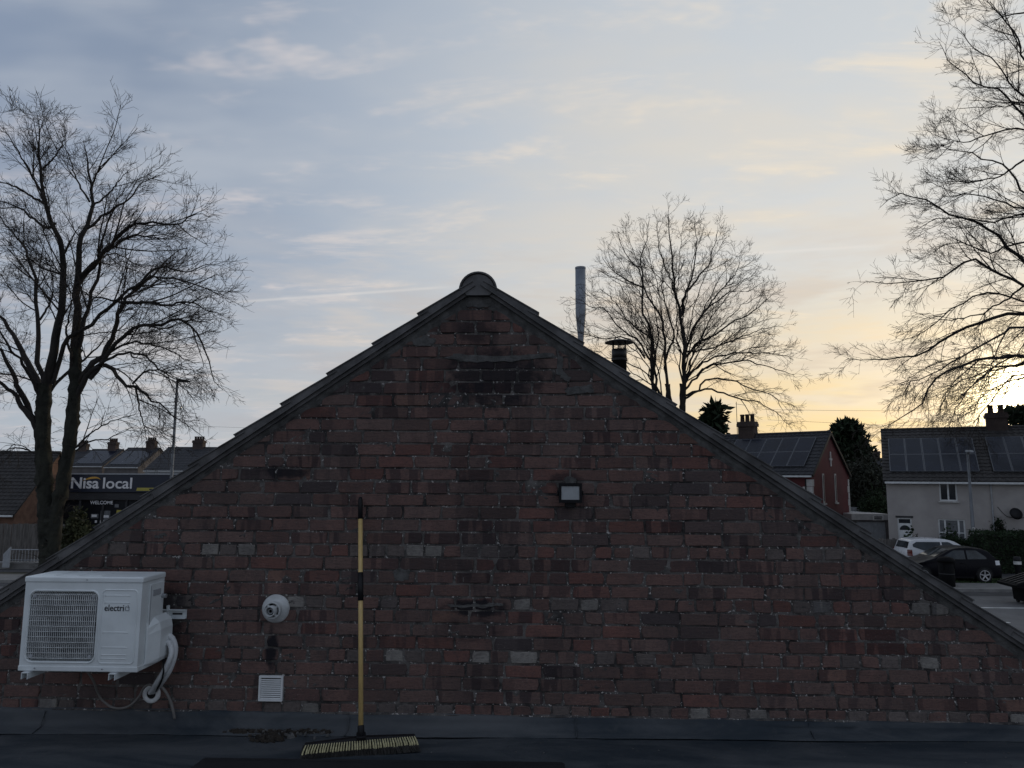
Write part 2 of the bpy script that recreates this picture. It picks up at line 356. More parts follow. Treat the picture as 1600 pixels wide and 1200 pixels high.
def deck_material():
    m = bpy.data.materials.new('roof_membrane'); m.use_nodes = True; n = NT(m.node_tree); b = m.node_tree.nodes['Principled BSDF']
    pos = n.node('ShaderNodeNewGeometry').outputs['Position']
    c = n.mix(n.ss(n.noise(n.mapping(pos, scale=(0.5, 1.6, 1)), 1.8, 8, 0.65, 0.6), 0.35, 0.7), (0.022, 0.031, 0.040), (0.080, 0.086, 0.092))
    c = n.mix(n.m('MULTIPLY', n.ss(n.noise(pos, 16, 6, 0.7), 0.52, 0.75), 0.4), c, (0.070, 0.072, 0.072))
    n.put(b.inputs['Base Color'], c)
    n.put(b.inputs['Roughness'], n.m('ADD', 0.52, n.m('MULTIPLY', n.noise(pos, 5, 5), 0.3))); b.inputs['Specular IOR Level'].default_value = 0.25
    bn = n.node('ShaderNodeBump'); bn.inputs['Strength'].default_value = 0.5; bn.inputs['Distance'].default_value = 0.012
    n.put(bn.inputs['Height'], n.m('ADD', n.noise(pos, 5, 4), n.m('MULTIPLY', n.noise(pos, 70, 3), 0.15))); n.put(b.inputs['Normal'], bn.outputs[0]); return m
M_['deck'] = deck_material()

# ------------------------------------------------------------------ ground, road
def structure(name, mb, mat): return tag(mb.build(name, M_[mat]), kind='structure')
def sheet(name, x0, x1, y0, y1, z, mat):
    return structure(name, MB().add([(x0, y0, z), (x1, y0, z), (x1, y1, z), (x0, y1, z)], [(0, 1, 2, 3)]), mat)
sheet('ground', -2500, 2500, -1500, 3500, -0.02, 'soil')
sheet('road', -160, 160, 16.5, 29.3, 0.0, 'asphalt')
structure('near_pavement', MB().box(-160, 160, 14.6, 16.35, -0.1, 0.12), 'paving')
structure('far_pavement', MB().box(-160, 160, 30.35, 32.0, -0.1, 0.115), 'paving')
sheet('dark_kerb_strip', -160, 160, 29.3, 30.2, 0.004, 'asphalt_dark')  # darker asphalt strip along the far kerb
structure('kerb', MB().box(-160, 160, 30.2, 30.35, -0.1, 0.13), 'kerbstone')
structure('near_kerb', MB().box(-160, 160, 16.35, 16.5, -0.1, 0.13), 'kerbstone')
structure('grass_verge', MB().box(4, 160, 32.0, 33.6, -0.1, 0.10), 'grass')
structure('driveway', MB().box(4, 60, 33.6, 36.4, -0.1, 0.09), 'asphalt_dark')
sheet('edge_line', 4, 60, 26.6, 26.72, 0.005, 'line_paint')
cl = MB()
for i in range(14): cl.add([(4+i*4, 23.95, 0.005), (6.6+i*4, 23.95, 0.005), (6.6+i*4, 24.07, 0.005), (4+i*4, 24.07, 0.005)], [(0, 1, 2, 3)])
structure('centre_line', cl, 'line_paint')
sheet('yard', -60, 10, 33.6, 47, 0.002, 'asphalt_dark')

# ------------------------------------------------------------------ gabled brick building
CX, WY = -0.37, 4.5                     # gable axis and wall face
SL = 0.678                              # roof slope (rise over run)
APEX = 5.575                            # underside of the verge trim at the apex
HALF = 4.35
def verge_z(x): return APEX-SL*abs(x-CX)
bld = empty('gabled_brick_building', (CX, WY, 0), 0, 'red brick gable wall with soot stains under a dark tiled pitched roof', 'building')
ZB = 2.75
# mortar core with an uneven face
nx, nz = 300, 110
xs = np.linspace(-HALF, HALF, nx); mv = []; mf = []
rs = np.random.RandomState(3)
small = rs.normal(0, 1, (nz, nx)); big = np.kron(rs.normal(0, 1, (nz//5+1, nx//5+1)), np.ones((5, 5)))[:nz, :nx]
sm = (small+np.roll(small, 1, 0)+np.roll(small, 1, 1))/1.7
for j in range(nz):
    for i in range(nx):
        top = APEX+0.02-SL*abs(xs[i]); z = ZB+(top-ZB)*j/(nz-1)
        mv.append((xs[i], 0.0058+0.0020*sm[j, i]+0.0016*big[j, i], z))
for j in range(nz-1):
    for i in range(nx-1): mf.append((j*nx+i, j*nx+i+1, (j+1)*nx+i+1, (j+1)*nx+i))
wall = MB().add(mv, mf)
wall.prism([(-HALF, 0.0), (HALF, 0.0), (HALF, ZB), (-HALF, ZB)], lambda p, d: (p[0], d, p[1]), 0.012, 0.24)
wall.prism([(-HALF, ZB), (HALF, ZB), (0, APEX)], lambda p, d: (p[0], d, p[1]), 0.03, 0.24)
for sx in (-1, 1): wall.box(sx*HALF-0.12, sx*HALF+0.12, 0.25, 10, 0, 2.7)
wall.box(-HALF, HALF, 9.76, 10, 0, 2.7)
wallo = wall.build('wall', M_['mortar'], bld)
# bricks
CH, BL, BH, HDL = 0.0762, 0.2265, 0.0668, 0.1135
def clip(poly, sgn):                    # keep the part under the roof line (minus the mortar fillet)
    def fn(p): return (APEX-0.046-SL*sgn*p[0])-p[1]
    out = []
    for a, b in zip(poly, poly[1:]+poly[:1]):
        fa, fb = fn(a), fn(b)
        if fa >= 0: out.append(a)
        if (fa >= 0) != (fb >= 0):
            t = fa/(fa-fb); out.append((a[0]+(b[0]-a[0])*t, a[1]+(b[1]-a[1])*t))
    return out
def area(p): return 0.5*abs(sum(a[0]*b[1]-b[0]*a[1] for a, b in zip(p, p[1:]+p[:1])))
br = random.Random(21)
PAL = {'norm': (0.156, 0.094, 0.081), 'red': (0.168, 0.084, 0.070), 'brown': (0.143, 0.096, 0.084), 'dark': (0.096, 0.070, 0.066), 'blue': (0.080, 0.064, 0.064),
       'orange': (0.172, 0.102, 0.082), 'pale': (0.240, 0.226, 0.206), 'grey': (0.146, 0.122, 0.112)}
bricks = []
row = 0; z = 3.006
while z < APEX:
    header = row in (0, 4, 8, 12)
    L = HDL if header else BL
    x = -4.3-br.random()*0.05-(0.0567 if header else (0.11 if row % 2 else 0.0))
    while x < 4.3:
        w = L*(1+br.uniform(-0.03, 0.03))
        if not header and br.random() < 0.11: w *= br.choice((0.5, 0.52, 0.75))
        elif header and br.random() < 0.05: w *= 1.5
        gap = 0.009+br.random()*0.004; dz = br.uniform(-0.002, 0.002)
        poly = [(x, z+dz), (x+w-gap, z+dz+br.uniform(-.0015, .0015)), (x+w-gap, z+dz+BH+br.uniform(-.003, .002)), (x, z+dz+BH+br.uniform(-.003, .002))]
        pl_ = clip(clip(poly, 1), -1)
        if len(pl_) >= 3 and area(pl_) > 0.0016:
            r_ = br.random(); al = 0.0
            if header: k = 'pale' if r_ < 0.13 else 'grey' if r_ < 0.34 else 'norm' if r_ < .72 else 'brown' if r_ < 0.9 else 'red'
            else: k = 'red' if r_ < 0.12 else 'dark' if r_ < 0.19 else 'blue' if r_ < 0.205 else 'brown' if r_ < 0.52 else 'brown' if r_ < 0.55 else 'orange' if r_ < 0.57 else 'norm'
            if br.random() < (0.5 if not header else 0.12): al = br.uniform(0.35, 1.0)
            f_ = br.uniform(0.78, 1.16); c = tuple(cc*f_ for cc in PAL[k])
            bricks.append((pl_, c, al))
        x += w
    z += CH; row += 1
def brick_geo(poly, off):
    """front face with worn arrises: ring of points, bevel to the front"""
    cx = sum(p[0] for p in poly)/len(poly); cz = sum(p[1] for p in poly)/len(poly)
    ring = []
    n = len(poly)
    for i in range(n):
        a, b = poly[i], poly[(i+1) % n]; l = math.hypot(b[0]-a[0], b[1]-a[1])
        k = 3 if l > 0.15 else 2 if l > 0.06 else 1
        for j in range(k):
            t = j/k; e = (0 if j == 0 else br.uniform(-0.0022, 0.0012))
            x_, z_ = a[0]+(b[0]-a[0])*t, a[1]+(b[1]-a[1])*t
            if j == 0 and br.random() < 0.5:                     # rounded or chipped corner
                s_ = br.uniform(0.004, 0.011); d_ = math.hypot(cx-x_, cz-z_); x_ += (cx-x_)/d_*s_; z_ += (cz-z_)/d_*s_
            nx_, nz_ = (b[1]-a[1])/l, -(b[0]-a[0])/l
            ring.append((x_+nx_*e, z_+nz_*e))
    m = len(ring); ins = 0.0045; fo = br.uniform(-0.0028, 0.0022); tx, tz = br.uniform(-.010, .010), br.uniform(-.02, .02)
    V = [(p[0]-off[0], 0.03, p[1]-off[1]) for p in ring]+[(p[0]-off[0], 0.0045+fo, p[1]-off[1]) for p in ring]
    for p in ring:
        d_ = math.hypot(cx-p[0], cz-p[1]); q = (p[0]+(cx-p[0])/d_*ins, p[1]+(cz-p[1])/d_*ins)
        V.append((q[0]-off[0], fo+tx*(q[0]-cx)+tz*(q[1]-cz)+br.uniform(-.0006, .0006), q[1]-off[1]))
    Fc = [(i, (i+1) % m, m+(i+1) % m, m+i) for i in range(m)]+[(m+i, m+(i+1) % m, 2*m+(i+1) % m, 2*m+i) for i in range(m)]+[tuple(2*m+i for i in range(m))]
    return V, Fc
def set_col(me, cols):
    a = me.color_attributes.new('Col', 'FLOAT_COLOR', 'POINT'); a.data.foreach_set('color', [c for q in cols for c in q])
def seen(b):
    cx = sum(p[0] for p in b[0])/len(b[0])+CX; cz = sum(p[1] for p in b[0])/len(b[0])
    q = np.array([cx, WY, cz])-CAM; d = q@CF; u = 800+FPX*(q@CR)/d; v = 600-FPX*(q@CU)/d
    if not (0 < u < 1600 and v < 1118) or (30 < u < 245 and 900 < v < 1050): return 0
    return area(b[0])*(FPX/d)**2
order = sorted(range(len(bricks)), key=lambda i: -seen(bricks[i]))
own = set(order[:300])
rv, rf, rc = [], [], []
for i, (poly, c, al) in enumerate(bricks):
    if i in own:
        off = (sum(p[0] for p in poly)/len(poly), min(p[1] for p in poly))
        V, Fc = brick_geo(poly, off); me = bpy.data.meshes.new('brick'); me.from_pydata(V, [], Fc); set_col(me, [(*c, al)]*len(V))
        o = mesh_obj('brick', me, M_['brick'], wallo); o.location = (off[0], 0, off[1])
    else:
        V, Fc = brick_geo(poly, (0, 0)); b_ = len(rv); rv += V; rf += [tuple(k+b_ for k in f) for f in Fc]; rc += [(*c, al)]*len(V)
me = bpy.data.meshes.new('brickwork'); me.from_pydata(rv, [], rf); set_col(me, rc)
tag(mesh_obj('brickwork', me, M_['brick'], wallo), kind='stuff')
# mortar fillet under the verge, ragged below
for sx, nm in ((-1, 0), (1, 1)):
    ff = MB(); n = 130; ev, ef = [], []; rq = random.Random(5+nm); low_ = 0.055
    for i in range(n+1):
        x = sx*HALF*i/n; top = APEX+0.01-SL*abs(x); low_ = min(0.092, max(0.050, low_+rq.uniform(-0.012, 0.012)))
        if abs(x) < 0.1: low_ = 0.10
        ev += [(x, -0.004, top), (x, -0.006+rq.uniform(-.002, .002), top-low_*0.6), (x, 0.004, top-low_), (x, 0.02, top-low_)]
    for i in range(n):
        for k in range(3):
            q = (i*4+k, i*4+k+1, (i+1)*4+k+1, (i+1)*4+k); ef.append(q if sx > 0 else q[::-1])
    ff.add(ev, ef).build('mortar_fillet', M_['cement'], wallo)
# cement smears left by old repairs
def smear(pts, seed):
    rq = random.Random(seed); P = [atY(u, v, WY) for u, v in pts]; poly = []
    for a, b in zip(P, P[1:]+P[:1]):
        for k in range(7):
            t = k/7; poly.append((a[0]+(b[0]-a[0])*t-CX+rq.uniform(-.008, .008), a[2]+(b[2]-a[2])*t+rq.uniform(-.006, .006)))
    c = (sum(p[0] for p in poly)/len(poly), sum(p[1] for p in poly)/len(poly)); n = len(poly)
    V = [(p[0], 0.006, p[1]) for p in poly]+[(p[0]*.9+c[0]*.1, -0.0045+rq.uniform(-.0012, .0012), p[1]*.9+c[1]*.1) for p in poly]
    MB().add(V, [(i, (i+1) % n, n+(i+1) % n, n+i) for i in range(n)]+[tuple(n+i for i in range(n))]).build('cement_smear', M_['cement'], wallo)
smear([(690, 561), (705, 553), (780, 556), (868, 551), (872, 558), (800, 565), (730, 567)], 1)
smear([(640, 532), (662, 524), (684, 530), (676, 541), (648, 543)], 2)
smear([(870, 545), (880, 560), (878, 580), (893, 592), (888, 600), (868, 585)], 3)
smear([(880, 606), (925, 600), (930, 613), (885, 618)], 4)
smear([(694, 946), (730, 944), (775, 942), (790, 945), (760, 949), (705, 950)], 5)
smear([(880, 749), (888, 743), (902, 749), (900, 756), (884, 757)], 6)
smear([(612, 893), (622, 888), (642, 890), (640, 907), (616, 909)], 7)
smear([(745, 455), (775, 476), (765, 481), (728, 481), (722, 470)], 8)
smear([(240, 838), (256, 832), (262, 836), (248, 842)], 9)
# roof: tiles, verge caps, ridge
def tiled_plane(mb, org, ex, es, L, S, tw, tg, lift=0.03, wave=0.025, nrm=None):
    """rows of profiled tiles: org lower-left corner, ex along the eaves, es up the slope"""
    o, ex, es = Vector(org), Vector(ex).normalized(), Vector(es).normalized(); nn = ex.cross(es).normalized()
    if nn.z < 0: nn = -nn
    rows = max(1, int(round(S/tg))); cols = max(1, int(round(L/tw))); tg = S/rows; tw = L/cols
    prof = [(0, 0), (0.22, wave), (0.42, wave), (0.62, 0), (1, 0)]
    xsn = [(c+p[0])*tw for c in range(cols) for p in prof[:-1]]+[L]; hs = [p[1] for c in range(cols) for p in prof[:-1]]+[0]
    V, Fc = [], []; m = len(xsn)
    for r_ in range(rows):
        b = len(V)
        for s_, h in ((0, -0.005), (0, lift), (tg, 0.002)):
            for x_, w_ in zip(xsn, hs): V.append(o+ex*x_+es*(r_*tg+s_)+nn*(h+w_))
        for k in range(2):
            for i in range(m-1): Fc.append((b+k*m+i, b+k*m+i+1, b+(k+1)*m+i+1, b+(k+1)*m+i))
    mb.add(V, Fc)
roof = MB(); DEP = 10.1
for sx in (-1, 1):
    L_ = HALF+0.25
    e0 = (sx*L_, 0.06, APEX+0.035-SL*L_)
    tiled_plane(roof, e0 if sx > 0 else (sx*L_, 0.06, e0[2]), (0, 1, 0), (-sx*1, 0, SL), DEP-0.06, math.hypot(L_, SL*L_)-0.02, 0.30, 0.345)
    roof.prism([(0, APEX-0.0), (sx*L_, APEX-SL*L_), (sx*L_, APEX+0.02-SL*L_), (0, APEX+0.02)], lambda p, d: (p[0], d, p[1]), 0.03, DEP)
roofo = roof.build('roof', M_['concrete_tile'], bld)
ang = math.atan(SL); GA = 0.3365
vm = MB()                                # one verge cap in slope coordinates: x down the slope, z normal
def wedge(x0, x1, y0, y1, za, zb, zc, zd): vm.hexa([(x0, y0, za), (x1, y0, zb), (x1, y1, zb), (x0, y1, za), (x0, y0, zc), (x1, y0, zd), (x1, y1, zd), (x0, y1, zc)])
wedge(-0.055, 0.345, -0.042, -0.034, -0.002, -0.002, 0.028, 0.052)      # face plate
wedge(-0.055, 0.345, -0.047, -0.042, -0.002, -0.002, 0.005, 0.005)      # lower rib
wedge(-0.055, 0.345, -0.050, 0.060, 0.028, 0.052, 0.034, 0.058)         # top flange with a small front lip
wedge(0.338, 0.3455, -0.034, 0.060, 0.018, 0.018, 0.051, 0.0515)        # end stop
vmesh = vm.mesh('verge_cap'); vmesh.materials.append(M_['verge'])
vm2 = MB(); vm2.v = [(-x, y, z_) for x, y, z_ in vm.v]; vm2.f = [f[::-1] for f in vm.f]
vmesh2 = vm2.mesh('verge_cap'); vmesh2.materials.append(M_['verge'])
jr = random.Random(4)
for sx in (-1, 1):
    for i in range(15):
        s0 = 0.075+i*GA; x = sx*s0*math.cos(ang); z_ = APEX+0.020-s0*math.sin(ang)
        o = mesh_obj('verge_cap', vmesh if sx > 0 else vmesh2, None, roofo); o.location = (x, jr.uniform(-.003, .001), z_+jr.uniform(-.002, .002))
        o.rotation_euler = (0, sx*(ang+jr.uniform(-.004, .004)), sx*0.016)
    und = MB().prism([(0, APEX+0.02), (sx*(HALF+.2), APEX+0.02-SL*(HALF+.2)), (sx*(HALF+.2), APEX-0.006-SL*(HALF+.2)), (0, APEX-0.006)], lambda p, d: (p[0], d, p[1]), -0.026-0.001*(sx > 0), 0.03)
    und.build('undercloak', M_['verge'], roofo)
rt = MB(); RZ = APEX-0.054; RR = 0.118
def arc(r_, n=16): return [(r_*math.cos(math.pi*k/n), RZ+0.03+r_*math.sin(math.pi*k/n)) for k in range(n+1)]
o_, i_ = arc(RR), arc(RR-0.014)
rt.prism(o_+i_[::-1], lambda p, d: (p[0], d, p[1]), -0.030, 0.40)
rmesh = rt.mesh('ridge_tile'); rmesh.materials.append(M_['concrete_tile'])
for i in range(22):
    o = mesh_obj('ridge_tile', rmesh, None, roofo); o.location = (0, i*0.452, 0.0)
cap = MB().prism(arc(RR-0.016)[::1]+[(-0.07, RZ-0.0), (0.07, RZ-0.0)], lambda p, d: (p[0], d, p[1]), -0.040, -0.028)
cap.build('ridge_end_cap', M_['verge'], roofo)
rim = MB().prism(arc(RR+0.002)+arc(RR-0.008)[::-1], lambda p, d: (p[0], d, p[1]), -0.048, -0.030)
rim.build('ridge_end_rim', M_['verge'], roofo)

# stove flue through the far slope
fp = atY(968, 580, 8.0); fl = empty('stove_flue', (fp[0], 8.0, APEX-SL*abs(fp[0]-CX)+0.0), 0, 'black stove flue with a round rain cap rising behind the right roof slope', 'flue')
ztop = atY(968, 546, 8.0)[2]-fl.location.z; zc_ = atY(968, 534, 8.0)[2]-fl.location.z
MB().lathe([(0.078, -0.15), (0.078, ztop-0.12), (0.083, ztop-0.12), (0.083, ztop), (0.070, ztop), (0.070, ztop-0.3)], sides=24).build('pipe', M_['flue_black'], fl, True)
for k in range(6):
    a = k*math.pi/3+0.3
    MB().beam((0.076*math.cos(a), 0.076*math.sin(a), ztop-0.02), (0.076*math.cos(a), 0.076*math.sin(a), zc_-0.002), 0.016, 0.010, (1, 0.01, 0)).build('cap_strut', M_['flue_black'], fl)
MB().lathe([(0.001, zc_+0.028), (0.06, zc_+0.022), (0.135, zc_+0.002), (0.160, zc_-0.012), (0.156, zc_-0.014), (0.06, zc_-0.002), (0.001, zc_+0.002)], sides=28).build('rain_cap', M_['flue_black'], fl, True)
MB().lathe([(0.082, ztop-0.10), (0.088, ztop-0.10), (0.088, ztop-0.125), (0.082, ztop-0.125)], sides=24).build('clamp_band', M_['flue_black'], fl)
MB().lathe([(0.16, -0.14), (0.10, 0.05), (0.082, 0.12)], sides=20).build('flashing', M_['verge'], fl, True)

# ------------------------------------------------------------------ flat roof in front
deck = empty('flat_roof', (0, 0, 2.93), 0, 'dark blue membrane flat roof in front of the brick gable', 'flat roof')
nx, ny = 150, 80; dv, df = [], []
rs = np.random.RandomState(9); hn = np.kron(rs.normal(0, 1, (ny//6+2, nx//6+2)), np.ones((6, 6)))
for _ in range(6): hn = (hn+np.roll(hn, 1, 0)+np.roll(hn, -1, 0)+np.roll(hn, 1, 1)+np.roll(hn, -1, 1))/5
for j in range(ny):
    for i in range(nx):
        x = -7+14*i/(nx-1); y = -6+(WY+6)*j/(ny-1); dv.append((x, y, 0.008*x+0.006*hn[j, i]))
for j in range(ny-1):
    for i in range(nx-1): df.append((j*nx+i, j*nx+i+1, (j+1)*nx+i+1, (j+1)*nx+i))
MB().add(dv, df).build('roof_deck', M_['deck'], deck, True)
MB().box(-7, 7, -6, WY-0.02, -2.93, -0.09).build('wall', M_['brick_far'], deck)
# upstand: fillet, face and a crinkled top edge
uv_, uf = [], []; n = 220; rq = random.Random(12); w1 = 0; w2 = 0
for i in range(n+1):
    x = -7+14*i/n; w1 = w1*0.85+rq.uniform(-.004, .004); w2 = w2*0.8+rq.uniform(-.005, .005); zb = 0.008*x
    for y, z_ in ((-0.115+w1, zb+0.004+abs(w2)*0.3), (-0.112+w1, zb+0.010+abs(w2)*.3), (-0.055+w1*.5, zb+0.020+w2*.3), (-0.030+w2, zb+0.045), (-0.024+w1, 0.060), (-0.020+w2, 0.084+w1*.6), (-0.009, 0.0905+w2*.7), (0.008, 0.091+w2*.7)):
        uv_.append((x, WY+y, z_))
for i in range(n):
    for k in range(7): uf.append((i*8+k, (i+1)*8+k, (i+1)*8+k+1, i*8+k+1))
MB().add(uv_, uf).build('upstand', M_['deck'], deck, True)
lead = MB(); lv, lf = [], []; w1 = 0
for i in range(n+1):
    x = -7+14*i/n; w1 = w1*0.8+rq.uniform(-.003, .003)
    lv += [(x, WY-0.014, 0.084+w1*.5), (x, WY-0.012, 0.090+w1*.9), (x, WY+0.006, 0.094+w1*1.1)]
for i in range(n):
    for k in range(2): lf.append((i*3+k, (i+1)*3+k, (i+1)*3+k+1, i*3+k+1))
lead.add(lv, lf).build('sealant_bead', M_['mortar'], deck, True)
for xx in (-2.92, -1.1, 0.22, 1.55):
    q = MB(); q.tube([(xx, WY-0.122, 0.008*xx+0.012), (xx+.004, WY-0.06, 0.008*xx+0.027), (xx-.002, WY-0.033, 0.05), (xx+.003, WY-0.026, 0.086)], 0.004, 5).build('lap_joint', M_['deck'], deck, True)

# black mat lying nearer the camera
a = atZ(318, 1184, 2.945); b = atZ(882, 1196, 2.945)
mo = empty('rubber_mat', (a[0], a[1], 2.937), 0, 'flat black rubber mat whose far edge shows at the bottom edge of the picture', 'mat')
sk = MB(); sk.prism([(-0.06, -0.9), (b[0]-a[0]+.02, -0.9), (b[0]-a[0], b[1]-a[1]), (0.0, 0.0)], lambda p, d: (p[0], p[1], d+0.008*(p[0]+a[0])), 0.006, 0.020)
sk.build('sheet', M_['mat_black'], mo, bevel=0.003)
hm = MB(); hm.beam((0.01, -0.012, 0.021+0.008*a[0]), (b[0]-a[0]-.01, b[1]-a[1]-0.012, 0.021+0.008*b[0]), 0.02, 0.006); hm.build('edge_hem', M_['mat_black'], mo)

# ------------------------------------------------------------------ air-conditioner outdoor unit on the wall
YF, YB = 4.13, 4.375
tl = atY(41, 905, YF); trr = atY(223, 909, YF); bl_ = atY(27, 1044, YF)
AX0, AX1, AZ1, AZ0 = tl[0], trr[0], tl[2]-0.004, bl_[2]+0.002
aw, ah, ad = AX1-AX0, AZ1-AZ0, YB-YF
ac = empty('air_conditioner', (AX0, YF, AZ0), 0, 'white outdoor air conditioner unit with a square fan grille on wall brackets', 'air conditioner')
GX0, GX1, GZ0, GZ1 = 0.036, aw*0.628, 0.038, ah-0.062
def rrect(x0, x1, z0, z1, r_, n=5):
    out = []
    for cx, cz, a0 in ((x1-r_, z1-r_, 0), (x0+r_, z1-r_, 90), (x0+r_, z0+r_, 180), (x1-r_, z0+r_, 270)):
        out += [(cx+r_*math.cos(R(a0+90*k/n)), cz+r_*math.sin(R(a0+90*k/n))) for k in range(n+1)]
    return out
cs = MB(); hole = []; h0_ = rrect(GX0, GX1, GZ0, GZ1, 0.035)
for a_, b_ in zip(h0_, h0_[1:]+h0_[:1]):
    k_ = 14 if math.hypot(a_[0]-b_[0], a_[1]-b_[1]) > 0.1 else 1
    hole += [(a_[0]+(b_[0]-a_[0])*i/k_, a_[1]+(b_[1]-a_[1])*i/k_) for i in range(k_)]
m = len(hole)
cxm, czm = (GX0+GX1)/2, (GZ0+GZ1)/2
def to_rect(p):                          # project the hole outline outward to the panel rectangle
    dx_, dz_ = p[0]-cxm, p[1]-czm; best = 9e9
    for lim, dd in ((aw-cxm, dx_), (-cxm, dx_), (ah-czm, dz_), (-czm, dz_)):
        if abs(dd) > 1e-9 and lim/dd > 0: best = min(best, lim/dd)
    return (cxm+dx_*best, czm+dz_*best)
outer = [to_rect(p) for p in hole]
V = [(p[0], 0, p[1]) for p in outer]+[(p[0], 0, p[1]) for p in hole]+[(p[0], 0.05, p[1]) for p in hole]
Fq = [(i, m+i, m+(i+1) % m, (i+1) % m) for i in range(m)]+[(m+i, 2*m+i, 2*m+(i+1) % m, m+(i+1) % m) for i in range(m)]
cs.add(V, Fq)
# the corners of the rectangle that the projection skips
for cx, cz in ((0, 0), (aw, 0), (aw, ah), (0, ah)):
    k = min(range(m), key=lambda i: math.hypot((outer[i][0]+outer[(i+1) % m][0])/2-cx, (outer[i][1]+outer[(i+1) % m][1])/2-cz))
    cs.add([(outer[k][0], 0, outer[k][1]), (outer[(k+1) % m][0], 0, outer[(k+1) % m][1]), (cx, 0, cz)], [(0, 1, 2)])
cs.add([(0, 0, 0), (0, 0, ah), (0, ad, ah), (0, ad, 0)], [(0, 1, 2, 3)])
cs.add([(aw, 0, 0), (aw, ad, 0), (aw, ad, ah), (aw, 0, ah)], [(0, 1, 2, 3)])
cs.add([(0, 0, 0), (0, ad, 0), (aw, ad, 0), (aw, 0, 0)], [(0, 1, 2, 3)])
cs.add([(0, ad, 0), (0, ad, ah), (aw, ad, ah), (aw, ad, 0)], [(0, 1, 2, 3)])
cs.build('casing', M_['white_paint'], ac)
lid = MB().box(-0.006, aw+0.006, -0.006, ad+0.004, ah-0.012, ah+0.020)
lido = lid.build('top_panel', M_['white_paint'], ac, bevel=0.008, seg=3)
for x0 in (0.10, 0.30, 0.50):
    MB().box(x0*aw, (x0+0.12)*aw, 0.03, ad-0.03, ah+0.0195, ah+0.0235).build('pressed_rib', M_['white_paint'], lido, bevel=0.0015)
MB().box(-0.004, aw+0.004, -0.004, ad, -0.016, 0.014).build('base_pan', M_['white_paint'], ac, bevel=0.005)
# raised frame round the grille
fr = MB(); r1 = rrect(GX0-0.012, GX1+0.012, GZ0-0.012, GZ1+0.012, 0.045); r2 = rrect(GX0-0.001, GX1+0.001, GZ0-0.001, GZ1+0.001, 0.036); m = len(r1)
V = [(p[0], 0.001, p[1]) for p in r1]+[(p[0]*.7+q[0]*.3, -0.006, p[1]*.7+q[1]*.3) for p, q in zip(r1, r2)]+[(p[0]*.3+q[0]*.7, -0.006, p[1]*.3+q[1]*.7) for p, q in zip(r1, r2)]+[(q[0], 0.004, q[1]) for q in r2]
fr.add(V, [(k*m+i, k*m+(i+1) % m, (k+1)*m+(i+1) % m, (k+1)*m+i) for k in range(3) for i in range(m)]).build('grille_frame', M_['white_paint'], ac, True)
# fan chamber: pale shroud with a dark round mouth, fan behind
sh = MB(); cxm, czm = (GX0+GX1)/2, (GZ0+GZ1)/2; fr_ = min(GX1-GX0, GZ1-GZ0)*0.455
circ = [(cxm+fr_*math.cos(2*math.pi*k/40), czm+fr_*math.sin(2*math.pi*k/40)) for k in range(40)]
sq = []
for p in circ:
    dx_, dz_ = p[0]-cxm, p[1]-czm; s_ = min((GX1-cxm)/max(abs(dx_), 1e-9), (GZ1-czm)/max(abs(dz_), 1e-9)); sq.append((cxm+dx_*s_, czm+dz_*s_))
sh.add([(p[0], 0.044, p[1]) for p in sq]+[(p[0], 0.044, p[1]) for p in circ]+[(p[0], 0.10, p[1]) for p in circ],
       [(i, 40+i, 40+(i+1) % 40, (i+1) % 40) for i in range(40)]+[(40+i, 80+i, 80+(i+1) % 40, 40+(i+1) % 40) for i in range(40)])
for cx, cz in ((GX0, GZ0), (GX1, GZ0), (GX1, GZ1), (GX0, GZ1)):
    k = min(range(40), key=lambda i: math.hypot((sq[i][0]+sq[(i+1) % 40][0])/2-cx, (sq[i][1]+sq[(i+1) % 40][1])/2-cz))
    sh.add([(sq[k][0], .044, sq[k][1]), (sq[(k+1) % 40][0], .044, sq[(k+1) % 40][1]), (cx, .044, cz)], [(0, 1, 2)])
sh.build('fan_shroud', M_['shroud'], ac)
MB().box(GX0-.005, GX1+.005, 0.19, 0.20, GZ0-.005, GZ1+.005).build('coil', M_['fan_dark'], ac)
fan = MB().lathe([(0.001, 0.07), (0.05, 0.07), (0.06, 0.085), (0.06, 0.14)], (cxm, 0, czm), (0, 1, 0), 20)
for k in range(3):
    a0 = k*2*math.pi/3; P = []
    for r_ in (0.055, 0.11, fr_-0.012):
        for t, yy in ((-0.45, 0.085), (0.0, 0.105), (0.5, 0.14)):
            aa = a0+t+(r_-0.055)*2.2; P.append((cxm+r_*math.cos(aa), yy, czm+r_*math.sin(aa)))
    fan.add(P, [(i*3+j, i*3+j+1, (i+1)*3+j+1, (i+1)*3+j) for i in range(2) for j in range(2)])
fan.build('fan', M_['fan_dark'], ac)
# wire grille
gr = MB(); n = 13
for k in range(n):
    z_ = GZ0+0.016+(GZ1-GZ0-0.032)*k/(n-1); gr.tube([(GX0+0.002, -0.002, z_), (cxm, -0.007, z_), (GX1-0.002, -0.002, z_)], 0.0021, 6)
n = 33
for k in range(n):
    x_ = GX0+0.010+(GX1-GX0-0.02)*k/(n-1); gr.tube([(x_, 0.016, GZ0+0.003), (x_, 0.0035, GZ0+0.018), (x_, -0.001, czm), (x_, 0.0035, GZ1-0.018), (x_+0.004, 0.016, GZ1-0.003)], 0.0034, 5)
gr.build('fan_grille', M_['old_plastic'], ac, True)
for cx, cz in ((GX0+.025, GZ0+.025), (GX1-.025, GZ0+.025), (GX1-.025, GZ1-.025), (GX0+.025, GZ1-.025)):
    MB().lathe([(0.001, 0.0), (0.009, 0.0), (0.012, 0.008), (0.012, 0.045)], (cx, -0.004, cz), (0, 1, 0), 12).build('grille_clip', M_['grey_plastic'], ac)
